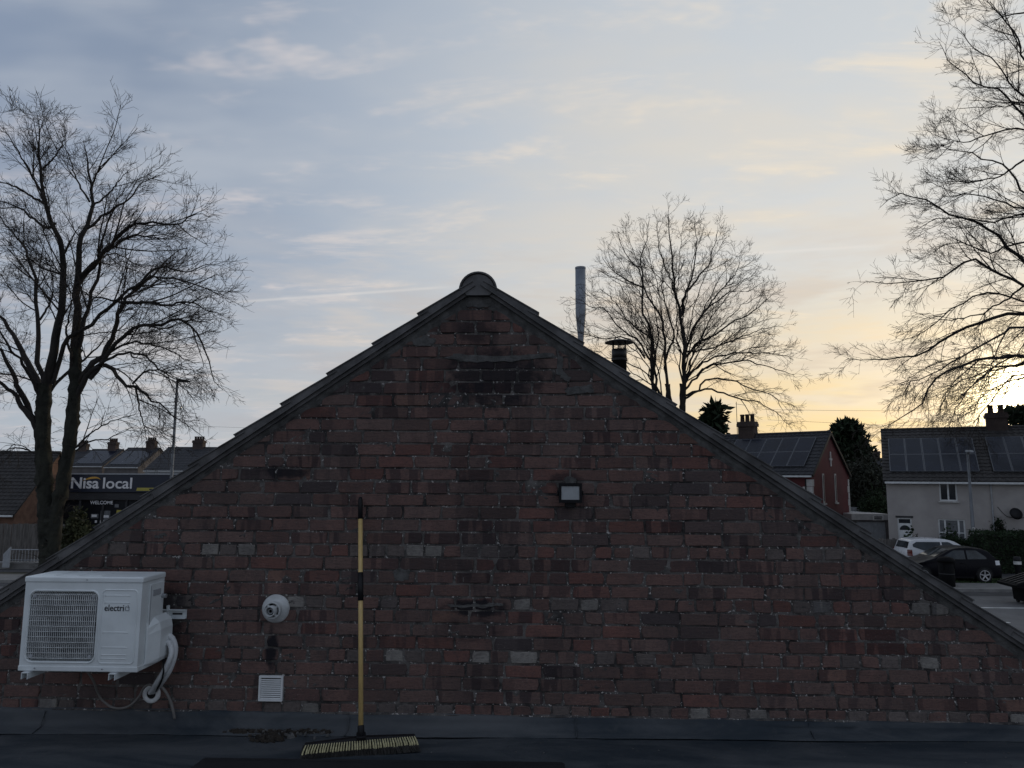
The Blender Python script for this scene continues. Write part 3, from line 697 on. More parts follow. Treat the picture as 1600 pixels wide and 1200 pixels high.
# pressed panels on the right of the front
PX0, PX1 = aw*0.668, aw*0.965
def ridge_loop(x0, x1, z0, z1, r_, name):
    lp = rrect(x0, x1, z0, z1, r_, 4); lp.append(lp[0])
    MB().tube([(p[0], 0.0005, p[1]) for p in lp], 0.0042, 6, False).build(name, M_['white_paint'], ac, True)
ridge_loop(PX0, PX1, 0.030, ah-0.050, 0.02, 'pressed_panel')
ix0, ix1 = PX0+0.014, PX1-0.042
for z0, z1 in ((0.042, 0.075), (0.088, 0.135), (0.148, 0.20)):
    pass
for z_ in (0.055, 0.075, 0.115, 0.195, ah-0.118, ah-0.080):
    MB().tube([(ix0, 0.001, z_-0.004), (ix0+0.006, 0.0005, z_), (ix1-0.006, 0.0005, z_), (ix1, 0.001, z_-0.004)], 0.0032, 6).build('pressed_rib', M_['white_paint'], ac, True)
lw = (ix1-ix0)
text_part('lettering', 'electri', 0.049, M_['logo_dark'], ac, (ix0+0.000, -0.0012, ah-0.163), extrude=0.0008, offset=0.0004, sx=0.90)
# the last letter: an open rounded loop with a short bar, in grey
qx, qz = ix0+0.130, ah-0.150
lp = [(qx+0.010*sgn_x, qz+0.0105*sgn_z) for sgn_x, sgn_z in ((-0.3, 1), (-0.8, 1), (-1, .8), (-1, -.8), (-.8, -1), (.8, -1), (1, -.8), (1, .8), (.8, 1), (.3, 1))]
lq = MB().tube([(p[0], -0.001, p[1]) for p in lp], 0.0021, 5); lq.tube([(qx+0.004, -0.001, qz+0.019), (qx+0.004, -0.001, qz+0.004)], 0.0021, 5)
lq.build('lettering', M_['logo_grey'], ac)
for sxx, szz in ((aw*0.53, ah+0.004), (0.14*aw, 0.0), (0.71*aw, 0.0)):
    MB().lathe([(0.001, -0.003), (0.004, -0.003), (0.004, 0.002)], (sxx, -0.0055, szz), (0, 1, 0), 10).build('screw', M_['galv'], ac)
# right side: handle panel, valve cover
MB().box(aw, aw+0.006, 0.075, ad-0.02, 0.20, ah-0.03).build('service_panel', M_['white_paint'], ac, bevel=0.003)
MB().box(aw+0.0055, aw+0.0095, 0.11, ad-0.05, ah-0.10, ah-0.065).build('hand_grip', M_['grey_plastic'], ac, bevel=0.002)
MB().box(aw+0.0055, aw+0.008, 0.085, 0.09, 0.22, ah-0.04).build('panel_seam', M_['grey_plastic'], ac)
vc = MB(); sec = [(0.0, 0.005), (0.040, 0.005), (0.050, 0.03), (0.050, 0.185), (0.040, 0.225), (0.0, 0.26)]
y0, y1 = 0.065, ad+0.035
vc.add([(aw+p[0]*(1 if p[0] < .01 else 0.22), y0, p[1]*(0.9 if k > 2 else 1)) for k, p in enumerate(sec)]+[(aw+p[0], y0+0.075, p[1]) for p in sec]+[(aw+p[0], y1, p[1]) for p in sec],
       [(k*6+i, k*6+(i+1) % 6, (k+1)*6+(i+1) % 6, (k+1)*6+i) for k in range(2) for i in range(6)]+[(5, 4, 3, 2, 1, 0), (12, 13, 14, 15, 16, 17)])
vco = vc.build('valve_cover', M_['white_paint'], ac, bevel=0.006)
MB().box(aw+0.0495, aw+0.0515, y1-0.05, y1-0.025, 0.09, 0.135).build('rating_label', M_['sign_white'], vco)
MB().lathe([(0.001, 0), (0.012, 0), (0.012, 0.03), (0.001, 0.03)], (aw+0.002, ad-0.03, 0.36), (1, 0, 0), 12).build('stop_valve', M_['galv'], ac)
# brackets: two channel arms below, a slotted rail on the wall behind
br_ = empty('wall_bracket', (AX0, YF, AZ0), 0, 'white steel bracket arms and slotted wall rail carrying the air conditioner', 'bracket')
D = WY-YF
for x_ in (0.055, aw*0.815):
    ch = MB(); w_, h_, t_ = 0.036, 0.034, 0.003
    zb = -0.052
    ch.box(x_-w_/2, x_+w_/2, -0.03, D-0.006, zb+h_-t_, zb+h_); ch.box(x_-w_/2, x_-w_/2+t_, -0.03, D-0.006, zb, zb+h_-t_); ch.box(x_+w_/2-t_, x_+w_/2, -0.03, D-0.006, zb, zb+h_-t_)
    arm = ch.build('arm', M_['white_paint'], br_)
    MB().box(x_-0.028, x_+0.024, -0.005, 0.06, zb+h_, -0.016).build('rubber_foot', M_['grey_plastic'], arm, bevel=0.002)
    up_ = MB(); up_.box(x_-w_/2, x_+w_/2, D-0.0062, D-0.002, zb, 0.42); up_.box(x_-w_/2-.004, x_-w_/2, D-0.04, D-0.002, zb, 0.42); up_.box(x_+w_/2, x_+w_/2+.004, D-0.04, D-0.002, zb, 0.42)
    up_.build('upright', M_['white_paint'], br_)
rz = atY(275, 960, 4.47)[2]-AZ0; rx1 = atY(289, 960, 4.47)[0]-AX0
ra = MB(); ra.box(-0.02, rx1, D-0.010, D-0.006, rz-0.026, rz+0.026); ra.box(-0.02, rx1, D-0.032, D-0.010, rz+0.022, rz+0.026); ra.box(-0.02, rx1, D-0.032, D-0.010, rz-0.026, rz-0.022)
rail = ra.build('slotted_rail', M_['white_paint'], br_)
for x_ in (rx1-0.055, rx1-0.135):
    MB().box(x_-0.03, x_+0.03, D-0.0112, D-0.0101, rz-0.005, rz+0.005).build('slot', M_['dark_hole'], rail)
MB().box(rx1-0.115, rx1-0.104, D-0.030, D-0.0105, rz-0.05, rz+0.05).build('hook_plate', M_['white_paint'], rail)

# pipes from the valve cover into the wall
px = lambda u, v, Y: tuple(atY(u, v, Y)-np.array([AX0, YF, AZ0]))
pe = empty('refrigerant_pipes', (AX0, YF, AZ0), 0, 'pair of white insulated pipes looping from the unit down into the wall', 'pipes')
def run(name, pts, r_, mat, parent, n=28, sides=10): return MB().tube([tuple(p) for p in spline(pts, n)], r_, sides).build(name, M_[mat], parent, True)
run('insulated_pipe', [px(262, 993, 4.38), px(269, 997, 4.37), px(274, 1015, 4.37), px(268, 1040, 4.37), px(257, 1060, 4.39), px(244, 1076, 4.46), px(238, 1082, 4.52)], 0.0165, 'foam', pe)
run('insulated_pipe', [px(258, 1001, 4.37), px(265, 1006, 4.35), px(268, 1020, 4.34), px(261, 1040, 4.34), px(248, 1062, 4.37), px(239, 1077, 4.45), px(234, 1083, 4.52)], 0.0150, 'foam', pe)
run('power_cable', [px(257, 1025, 4.36), px(256, 1045, 4.33), px(253, 1062, 4.35), px(245, 1078, 4.44), px(241, 1083, 4.52)], 0.0050, 'black_plastic', pe)
fc = px(237, 1084, WY)
MB().lathe([(0.026, 0.0), (0.030, -0.012), (0.050, -0.010), (0.054, -0.004), (0.054, 0.004)], (fc[0], WY-YF, fc[2]), (0, 1, 0), 28).build('wall_flange', M_['white_plastic'], pe, True)
MB().lathe([(0.001, -0.0005), (0.027, -0.0005)], (fc[0], WY-YF-0.004, fc[2]), (0, 1, 0), 24).build('dark_opening', M_['dark_hole'], pe)
h1 = empty('drain_hose', (AX0, YF, AZ0), 0, 'thin grey hose sagging from under the unit to the round wall flange', 'hose')
run('hose', [px(136, 1048, 4.36), px(146, 1064, 4.40), px(152, 1080, 4.45), px(160, 1094, 4.465), px(178, 1106, 4.46), px(200, 1104, 4.46), px(216, 1090, 4.46), px(224, 1076, 4.45), px(232, 1070, 4.44), px(240, 1072, 4.45)], 0.0068, 'hose', h1, 50)
h2 = empty('overflow_hose', (AX0, YF, AZ0), 0, 'short grey hose curving down from the wall flange to the blue upstand', 'hose')
run('hose', [px(241, 1080, 4.47), px(248, 1073, 4.45), px(256, 1077, 4.45), px(265, 1092, 4.45), px(270, 1108, 4.455), px(273, 1123, 4.46)], 0.0080, 'hose', h2, 30)

# ------------------------------------------------------------------ boiler flue terminal
c = atY(431, 951, WY); bf = empty('boiler_flue', (c[0], WY, c[2]), 0, 'round white boiler flue terminal with a broad rubber collar', 'flue')
MB().lathe([(0.040, -0.030), (0.047, -0.032), (0.056, -0.024), (0.074, -0.012), (0.083, -0.004), (0.084, 0.004)], sides=36, axis=(0, 1, 0)).build('collar', M_['old_plastic'], bf, True)
MB().lathe([(0.050, 0.0), (0.050, -0.07), (0.046, -0.073), (0.042, -0.07), (0.042, -0.02)], sides=32, axis=(0, 1, 0)).build('outer_pipe', M_['old_plastic'], bf, True)
MB().lathe([(0.001, -0.025), (0.042, -0.025)], sides=24, axis=(0, 1, 0)).build('dark_gap', M_['dark_hole'], bf)
MB().lathe([(0.030, -0.02), (0.030, -0.105), (0.027, -0.108), (0.024, -0.105), (0.024, -0.05)], sides=28, axis=(0, 1, 0)).build('inner_pipe', M_['old_plastic'], bf, True)
MB().lathe([(0.001, -0.06), (0.024, -0.06)], sides=20, axis=(0, 1, 0)).build('exhaust_mouth', M_['dark_hole'], bf)
sp = MB()
for k in range(4):
    a0 = k*math.pi/2+0.7; sp.beam((0.028*math.cos(a0), -0.062, 0.028*math.sin(a0)), (0.045*math.cos(a0), -0.062, 0.045*math.sin(a0)), 0.012, 0.012, (0, 1, 0))
sp.build('spacer', M_['old_plastic'], bf)
MB().lathe([(0.010, -0.090), (0.013, -0.092), (0.016, -0.088), (0.016, -0.05)], sides=18, axis=(0, 1, 0)).build('baffle', M_['grey_plastic'], bf, True)

# ------------------------------------------------------------------ louvred vent
c = atY(424, 1075, WY); lv = empty('wall_vent', (c[0], WY, c[2]), 0, 'small square white louvred vent low on the brick wall', 'vent')
hw = 0.072
fm = MB()
for (x0, x1, z0, z1) in ((-hw, hw, hw-0.012, hw), (-hw, hw, -hw, -hw+0.012), (-hw, -hw+0.012, -hw+.012, hw-.012), (hw-0.012, hw, -hw+.012, hw-.012)): fm.box(x0, x1, -0.016, 0.006, z0, z1)
fm.build('frame', M_['white_plastic'], lv, bevel=0.0015)
MB().box(-hw+.01, hw-.01, -0.001, 0.004, -hw+.01, hw-.01).build('backing', M_['dark_hole'], lv)
for k in range(10):
    z_ = hw-0.014-0.0116*(k+1)
    MB().hexa([(-hw+.0125, -0.014, z_), (hw-.0125, -0.014, z_), (hw-.0125, -0.012, z_-.001), (-hw+.0125, -0.012, z_-.001), (-hw+.0125, -0.011, z_+.0062), (hw-.0125, -0.011, z_+.0062), (hw-.0125, -0.008, z_+.0062), (-hw+.0125, -0.008, z_+.0062)]).build('slat', M_['white_plastic'], lv)

# ------------------------------------------------------------------ flood light
c = atY(891, 771, 4.44); fl_ = empty('flood_light', (c[0], WY, c[2]), 0, 'small black floodlight with a pale glass front on the brick wall', 'floodlight')
tilt = 0.10
def tl_(x, y, z_): return (x, y*math.cos(tilt)-z_*math.sin(tilt)-0.05, z_*math.cos(tilt)+y*math.sin(tilt)+0.006)
hb = MB(); hb.hexa([tl_(*p) for p in ((-.068, -.022, -.056), (.068, -.022, -.056), (.050, .022, -.040), (-.050, .022, -.040), (-.068, -.022, .056), (.068, -.022, .056), (.050, .022, .040), (-.050, .022, .040))])
hb.build('housing', M_['black_plastic'], fl_, bevel=0.004)
bz = MB()
for (x0, x1, z0, z1) in ((-.069, .069, .040, .058), (-.069, .069, -.058, -.040), (-.069, -.053, -.040, .040), (.053, .069, -.040, .040)):
    bz.hexa([tl_(*p) for p in ((x0, -.031, z0), (x1, -.031, z0), (x1, -.0225, z0), (x0, -.0225, z0), (x0, -.031, z1), (x1, -.031, z1), (x1, -.0225, z1), (x0, -.0225, z1))])
bz.build('bezel', M_['black_plastic'], fl_)
MB().hexa([tl_(*p) for p in ((-.053, -.027, -.040), (.053, -.027, -.040), (.053, -.0226, -.040), (-.053, -.0226, -.040), (-.053, -.027, .040), (.053, -.027, .040), (.053, -.0226, .040), (-.053, -.0226, .040))]).build('glass', M_['flood_glass'], fl_)
bk = MB(); bk.box(-0.078, -0.074, -0.075, -0.002, -0.010, 0.014); bk.box(0.074, 0.078, -0.075, -0.002, -0.010, 0.014); bk.box(-0.078, 0.078, -0.006, 0.004, -0.014, 0.016)
bk.build('bracket', M_['black_plastic'], fl_)
MB().box(-0.03, 0.03, -0.030, 0.004, -0.085, -0.048).build('junction_box', M_['black_plastic'], fl_, bevel=0.003)

# ------------------------------------------------------------------ broom leaning on the wall
hb_ = atZ(563, 1168, 2.955); top = atY(563, 777, 4.475)
bm = empty('broom', (hb_[0], hb_[1], 2.93), 0, 'long wooden handled yard broom standing against the brick wall', 'broom')
O = np.array([hb_[0], hb_[1], 2.93])
A = np.array([0, 0.01, 0.060]); T = top-O
def hp(t): return tuple(A+(T-A)*t)
MB().tube([hp(0.03), hp(0.9)], 0.0135, 12).build('handle', M_['handle_wood'], bm, True)
MB().tube([hp(0.9), hp(0.985), hp(1.0)], [0.0142, 0.0142, 0.010], 12).build('end_grip', M_['black_plastic'], bm, True)
MB().tube([hp(0.545), hp(0.665)], 0.0165, 12).build('middle_grip', M_['black_plastic'], bm, True)
MB().tube([hp(0.0), hp(0.05), hp(0.055)], [0.020, 0.0185, 0.0165], 12).build('socket', M_['black_plastic'], bm, True)
eL = atZ(474, 1186, 2.94)-O; eR = atZ(652, 1169, 2.945)-O
dirx = Vector((eR[0]-eL[0], eR[1]-eL[1], 0)).normalized(); per = Vector((-dirx.y, dirx.x, 0)); HL = 0.292
zr = lambda s: 0.008*(O[0]+s)+0.002
def bpt(s, d, z_): q = dirx*s+per*d; return (q.x, q.y+0.012, z_)
blk = MB(); n = 14
sec = lambda s: [bpt(s, -0.016, 0.052), bpt(s, 0.030, 0.052), bpt(s, 0.028, 0.074-0.014*abs(s/HL)), bpt(s, -0.010, 0.076-0.014*abs(s/HL))]
V = []; Fq = []
for i in range(n+1): V += sec(-HL+2*HL*i/n)
for i in range(n): Fq += [(i*4+k, i*4+(k+1) % 4, (i+1)*4+(k+1) % 4, (i+1)*4+k) for k in range(4)]
Fq += [(3, 2, 1, 0), (n*4, n*4+1, n*4+2, n*4+3)]
blk.add(V, Fq).build('head_block', M_['black_plastic'], bm)
bl2 = MB(); bd = MB(); brr = random.Random(8); nt = 44
for k in range(nt):
    s = -HL+0.006+(2*HL-0.012)*k/(nt-1)
    for j, (d0, d1) in enumerate(((-0.014, -0.062), (0.004, -0.025), (0.022, 0.028))):
        lean = brr.uniform(-.004, .004)+0.022*(s/HL); b_ = bl2 if j == 0 else bd
        P_ = [bpt(s, d0, 0.060), bpt(s+lean*.5, d0*.5+d1*.5-0.006*(j == 0), 0.042), bpt(s+lean*.72, d0*.28+d1*.72, 0.024), bpt(s+lean, d1+brr.uniform(-.004, .004), zr(s)+0.004)]
        if j == 0: b_.tube(P_[:3], [0.0032, 0.0046, 0.0054], 5); bd.tube(P_[2:], [0.0064, 0.0072], 5)
        else: b_.tube(P_, [0.0030, 0.0046, 0.0056, 0.0066], 5)
for k in range(620):                      # the soft lower fringe of split bristle ends
    s = brr.uniform(-HL, HL); d = brr.uniform(-0.074, -0.045)
    bd.tube([bpt(s, d+0.012, 0.030), bpt(s+0.02*s/HL+brr.uniform(-.008, .008), d, zr(s)+0.003)], [0.0022, 0.0028], 3)
bl2.build('bristles', M_['bristle'], bm); bd.build('back_bristles', M_['bristle_dark'], bm)
MB().beam(bpt(0, -0.018, 0.066), bpt(0, 0.028, 0.080), 0.05, 0.03).build('socket_base', M_['black_plastic'], bm, bevel=0.004)

# ------------------------------------------------------------------ debris swept against the upstand
db = MB(); dr = random.Random(17)
def chip(c, s):
    a0 = dr.uniform(0, 6.28); n = dr.choice((4, 5, 6)); base = []; topv = []
    for k in range(n):
        aa = a0+2*math.pi*k/n; rr_ = s*dr.uniform(0.6, 1.2); q = (c[0]+rr_*math.cos(aa), c[1]+rr_*math.sin(aa)*0.8)
        base.append((*q, c[2]-0.004)); topv.append((c[0]+(q[0]-c[0])*.7, c[1]+(q[1]-c[1])*.7, c[2]+s*dr.uniform(0.25, 0.9)))
    db.add(base+topv, [tuple(range(n, 2*n))]+[(i, (i+1) % n, n+(i+1) % n, n+i) for i in range(n)])
for k in range(420):
    u = dr.gauss(0, 1)
    cl_ = dr.choice(((440, 1141, 26, 4), (440, 1143, 40, 6), (500, 1138, 20, 6), (380, 1138, 14, 3), (460, 1136, 50, 5), (420, 1152, 16, 3)))
    uu, vv = cl_[0]+dr.gauss(0, cl_[2]*.7), cl_[1]+dr.gauss(0, cl_[3]*.6)
    if not (358 < uu < 528): continue
    p = atZ(uu, min(vv, 1160), 2.935)
    if p[1] > WY-0.07: p[1] = WY-0.07-dr.random()*0.02
    chip((p[0], p[1], 2.93+0.008*p[0]+0.004+dr.random()*0.012), dr.choice((0.006, 0.009, 0.012, 0.016, 0.024)))
pale_ = db; tag(db.build('debris', M_['leaf_litter']), 'scatter of dark mortar crumbs and leaf litter along the upstand beside the broom', 'debris', kind='stuff')
for k, (u, v, s) in enumerate(((508, 1131, 0.034), (455, 1139, 0.026), (425, 1143, 0.03))):
    db = MB(); p = atZ(u, v+10, 2.935); p[1] = min(p[1], WY-0.09); chip((p[0], p[1], 2.925), s)
    tag(db.build('mortar_lump', M_['cement'] if k != 2 else M_['debris']), ('pale grey pointed mortar lump nearest the broom handle', 'smaller grey mortar lump in the middle of the debris', 'dark crumbling lump at the left of the debris')[k], 'rubble')

db = MB(); dr = random.Random(18)
for k in range(150):
    uu, vv = dr.choice((400, 440, 470, 505))+dr.gauss(0, 20), 1141+dr.gauss(0, 5)
    if not (360 < uu < 528): continue
    p = atZ(uu, min(vv, 1160), 2.935); p[1] = min(p[1], WY-0.08)
    chip((p[0], p[1], 2.93+0.008*p[0]+0.010+dr.random()*0.012), dr.choice((0.004, 0.006, 0.008, 0.012)))
tag(db.build('mortar_crumbs', M_['cement']), 'pale grey mortar crumbs among the dark litter beside the broom', 'rubble', kind='stuff')
gt = MB(); dr = random.Random(33)
for k in range(500):                      # grit and bits of leaf blown over the roof
    x_, y_ = dr.uniform(-3.4, 3.2), dr.uniform(3.3, 4.42)
    if -1.85 < x_ < 0.2 and y_ < 4.13: continue
    s_ = dr.choice((.002, .003, .004, .006)); z_ = 2.934+0.008*x_; a0 = dr.uniform(0, 6.28)
    gt.add([(x_+s_*math.cos(a0+q), y_+s_*math.sin(a0+q), z_) for q in (0, 2.1, 4.2)]+[(x_, y_, z_+s_*.8)], [(0, 1, 3), (1, 2, 3), (2, 0, 3)])
tag(gt.build('roof_grit', M_['cement']), 'fine grit scattered over the dark flat roof', 'grit', kind='stuff')

# ------------------------------------------------------------------ bare winter trees
def tubes_mesh(groups):
    """groups: list of (P (B,n,3), Rad (B,n), sides) -> vertices, quads"""
    VV, FF, base = [], [], 0
    for P, Rd, S in groups:
        B, n, _ = P.shape
        if B == 0: continue
        T = np.gradient(P, axis=1); T /= np.linalg.norm(T, axis=2, keepdims=True)+1e-9
        ref = np.where(np.abs(T[:, :1, 2:3]) > 0.9, np.array([[[1., 0, 0]]]), np.array([[[0., 0, 1]]]))
        U_ = np.cross(T, np.broadcast_to(ref, T.shape)); U_ /= np.linalg.norm(U_, axis=2, keepdims=True)+1e-9
        W_ = np.cross(T, U_)
        a = np.arange(S)*2*np.pi/S
        V = P[:, :, None, :]+(U_[:, :, None, :]*np.cos(a)[None, None, :, None]+W_[:, :, None, :]*np.sin(a)[None, None, :, None])*Rd[:, :, None, None]
        idx = base+np.arange(B*n*S).reshape(B, n, S); nx_ = np.roll(idx, -1, axis=2)
        F_ = np.stack([idx[:, :-1], nx_[:, :-1], nx_[:, 1:], idx[:, 1:]], axis=-1).reshape(-1, 4)
        VV.append(V.reshape(-1, 3)); FF.append(F_); base += B*n*S
    return np.vstack(VV), np.vstack(FF)
def np_mesh(name, V, F_):
    me = bpy.data.meshes.new(name); me.vertices.add(len(V)); me.vertices.foreach_set('co', V.astype(np.float32).ravel())
    k = F_.shape[1]; me.loops.add(F_.size); me.loops.foreach_set('vertex_index', F_.astype(np.int32).ravel())
    me.polygons.add(len(F_)); me.polygons.foreach_set('loop_start', np.arange(0, F_.size, k, dtype=np.int32)); me.update(); me.validate()
    return me
def sample(P, t):
    """P (B,n,3), t (B,) in 0..1 -> point, tangent"""
    B, n, _ = P.shape; x = np.clip(t, 0, 0.9999)*(n-1); i = x.astype(int); f = (x-i)[:, None]; r_ = np.arange(B)
    return P[r_, i]*(1-f)+P[r_, i+1]*f, (lambda d: d/(np.linalg.norm(d, axis=1, keepdims=True)+1e-9))(P[r_, i+1]-P[r_, i]), i, f[:, 0]
def sprout(rs, P, Rd, per_m, n, lrange, ang, grav, wig, rfac, t0=0.12, droop_z=None, lpow=1.0, kmin=1, centre=None, out=0.25):
    """grow one generation of children along the parents (vectorised)"""
    Ls = np.linalg.norm(np.diff(P, axis=1), axis=2).sum(1)
    cnt = np.maximum(kmin, rs.poisson(Ls*per_m*(1-t0)))
    par = np.repeat(np.arange(len(P)), cnt); B = len(par)
    t = t0+(1-t0)*rs.rand(B)**0.85
    p, tg, i, f = sample(P[par], t); r0 = Rd[par, i]*(1-f)+Rd[par, np.minimum(i+1, Rd.shape[1]-1)]*f
    rv_ = rs.normal(size=(B, 3)); rv_ -= (rv_*tg).sum(1, keepdims=True)*tg; rv_ /= np.linalg.norm(rv_, axis=1, keepdims=True)+1e-9
    a = R(ang)*(0.75+0.5*rs.rand(B))[:, None]
    d = tg*np.cos(a)+rv_*np.sin(a)
    if centre is not None:
        o = p-centre; o[:, 2] = 0; o /= np.linalg.norm(o, axis=1, keepdims=True)+1e-9; d = d+o*out
    d /= np.linalg.norm(d, axis=1, keepdims=True)
    L = (lrange[0]+(lrange[1]-lrange[0])*rs.rand(B)**lpow)*(1-0.72*t)
    step = (L/(n-1))[:, None]; Q = np.zeros((B, n, 3)); Q[:, 0] = p
    gz = np.full(B, grav)
    if droop_z is not None: gz = np.where(p[:, 2] < droop_z, -abs(grav)*1.1, grav)
    for k in range(1, n):
        d = d+rs.normal(size=(B, 3))*wig; d[:, 2] += gz/(n-1)
        d /= np.linalg.norm(d, axis=1, keepdims=True); Q[:, k] = Q[:, k-1]+d*step
    r1 = np.minimum(r0*0.72, rfac*L+0.003)
    Rn = r1[:, None]*np.linspace(1, 0.42, n)[None, :]
    return Q, Rn
def grow_tree(name, Y0, base_uv, limbs, label, seed, dens=1.0, twigscale=1.0, droop_v=None, extra=6, trunks=(), ivy=False, group=None, yaw_back=True, rmin=0.0060, fine=1.0):
    rs = np.random.RandomState(seed); pm = Y0/FPX           # metres per photo pixel at that depth
    bx = atY(base_uv[0], base_uv[1], Y0); root = np.array([bx[0], Y0, 0.0])
    def to3(pts, off, depth0=0.0):
        m_ = len(pts); return np.array([atY(u, v, Y0+depth0+off*(k/(m_-1))**1.2) for k, (u, v) in enumerate(pts)])
    N0 = 20; P0, R0 = [], []
    def jag(q, amt):
        w = rs.normal(size=q.shape)*amt; w[0] = 0; w[1] *= 0.5; return q+w
    TP, TR = [], []
    for pts, w0, w1 in trunks:
        q = spline(to3(pts, 0), 44); q[0][2] = -0.3; TP.append(q); TR.append(np.linspace(w0, w1, 44)*pm/2*np.concatenate([np.linspace(1.35, 1.0, 8), np.ones(36)])*(1+0.05*rs.normal(size=44)))
    for k, (pts, w0) in enumerate(limbs):
        span = math.hypot(pts[-1][0]-pts[0][0], pts[-1][1]-pts[0][1])*pm
        off = rs.uniform(-0.45, 0.45)*span
        q = jag(spline(to3(pts, off), N0), min(0.05, 0.007*span)); P0.append(q); R0.append((0.82*w0*(1-np.linspace(0, 1, N0))**0.9*0.95+0.04*w0+0.35)*pm/2)
    for k in range(extra):                                   # limbs towards and away from the viewer
        j = rs.randint(len(limbs)); q = P0[j].copy(); ax = P0[j][0]
        a = R(rs.choice([-1, 1])*rs.uniform(60, 120)); rel = q-ax; s_ = rs.uniform(0.6, 0.85)
        c_, s2 = math.cos(a), math.sin(a); q = np.stack([ax[0]+(rel[:, 0]*c_-rel[:, 1]*s2)*s_, ax[1]+(rel[:, 0]*s2+rel[:, 1]*c_)*s_, ax[2]+rel[:, 2]*s_], 1)
        P0.append(q); R0.append(R0[j]*0.55)
    P0, R0 = np.array(P0), np.array(R0)
    cen = root.copy()
    dz = None if droop_v is None else float(atY(base_uv[0], droop_v, Y0)[2])
    ts = twigscale
    P1, R1 = sprout(rs, P0, R0, 1.05*dens, 10, (1.4*ts, 4.6*ts), 42, 0.42, 0.05, 0.011, 0.15, dz, 1.2, 3, cen, 0.25)
    P2, R2 = sprout(rs, P1, R1, 1.5*dens, 7, (0.7*ts, 2.3*ts), 44, 0.30, 0.075, 0.0075, 0.12, dz, 1.1, 2, cen, 0.2)
    P2b, R2b = sprout(rs, P0, R0, 1.3*dens, 6, (0.5*ts, 1.7*ts), 55, 0.35, 0.08, 0.007, 0.2, dz, 1.0, 2, cen, 0.2)
    P3, R3 = sprout(rs, np.concatenate([P2, P2b[:, np.minimum(np.arange(7), 5)]+0.0]) if False else P2, R2, 2.8*dens, 5, (0.4*ts, 1.25*ts), 46, 0.25, 0.06, 0.006, 0.1, dz, 1.0, 2, cen, 0.15)
    P3b, R3b = sprout(rs, P2b, R2b, 3.0*dens, 5, (0.35*ts, 1.1*ts), 48, 0.25, 0.06, 0.006, 0.1, dz, 1.0, 2, cen, 0.15)
    P3 = np.concatenate([P3, P3b]); R3 = np.concatenate([R3, R3b])
    P4, R4 = sprout(rs, P3, R3, 2.9*dens*fine, 4, (0.28*ts, 0.85*ts), 46, 0.2, 0.07, 0.005, 0.1, dz, 1.0, 1, cen, 0.1)
    if ivy:
        T2, S2 = sprout(rs, np.array(TP), np.array(TR), 9.0, 7, (0.5, 2.0), 60, -0.5, 0.12, 0.005, 0.25, None, 1.0, 4)
        T3, S3 = sprout(rs, T2, S2, 3.0, 5, (0.3, 0.9), 50, -0.3, 0.12, 0.005, 0.1, None, 1.0, 1)
        P2b = np.concatenate([P2b, T2[:, :6]]); R2b = np.concatenate([R2b, np.minimum(S2[:, :6], .012)]); P3 = np.concatenate([P3, T3]); R3 = np.concatenate([R3, S3])
    for Rr in (R1, R2, R2b, R3, R4): np.maximum(Rr, rmin, out=Rr)
    R4[:, -1] *= 0.6
    t = empty(name, tuple(root), 0, label, 'tree', group)
    if TP:
        for q, rr in zip(TP, TR):
            V, F_ = tubes_mesh([(np.array([q]), np.array([rr]), 18)])
            nz_ = rs.normal(size=(len(V), 3))*0.030; V = V+nz_-root
            mesh_obj('trunk', np_mesh('trunk', V, F_), M_['bark_ivy'] if ivy else M_['bark'], t, True)
    for q, rr in zip(P0, R0):
        V, F_ = tubes_mesh([(np.array([q]), np.array([rr]), 8)])
        mesh_obj('limb', np_mesh('limb', V-root, F_), M_['bark'], t, True)
    V, F_ = tubes_mesh([(P1, R1, 5), (P2, R2, 4), (P2b, R2b, 4), (P3, R3, 3), (P4, R4, 3)])
    mesh_obj('crown', np_mesh('crown', V-root, F_), M_['twig'], t)
    return t, (P2, P3)

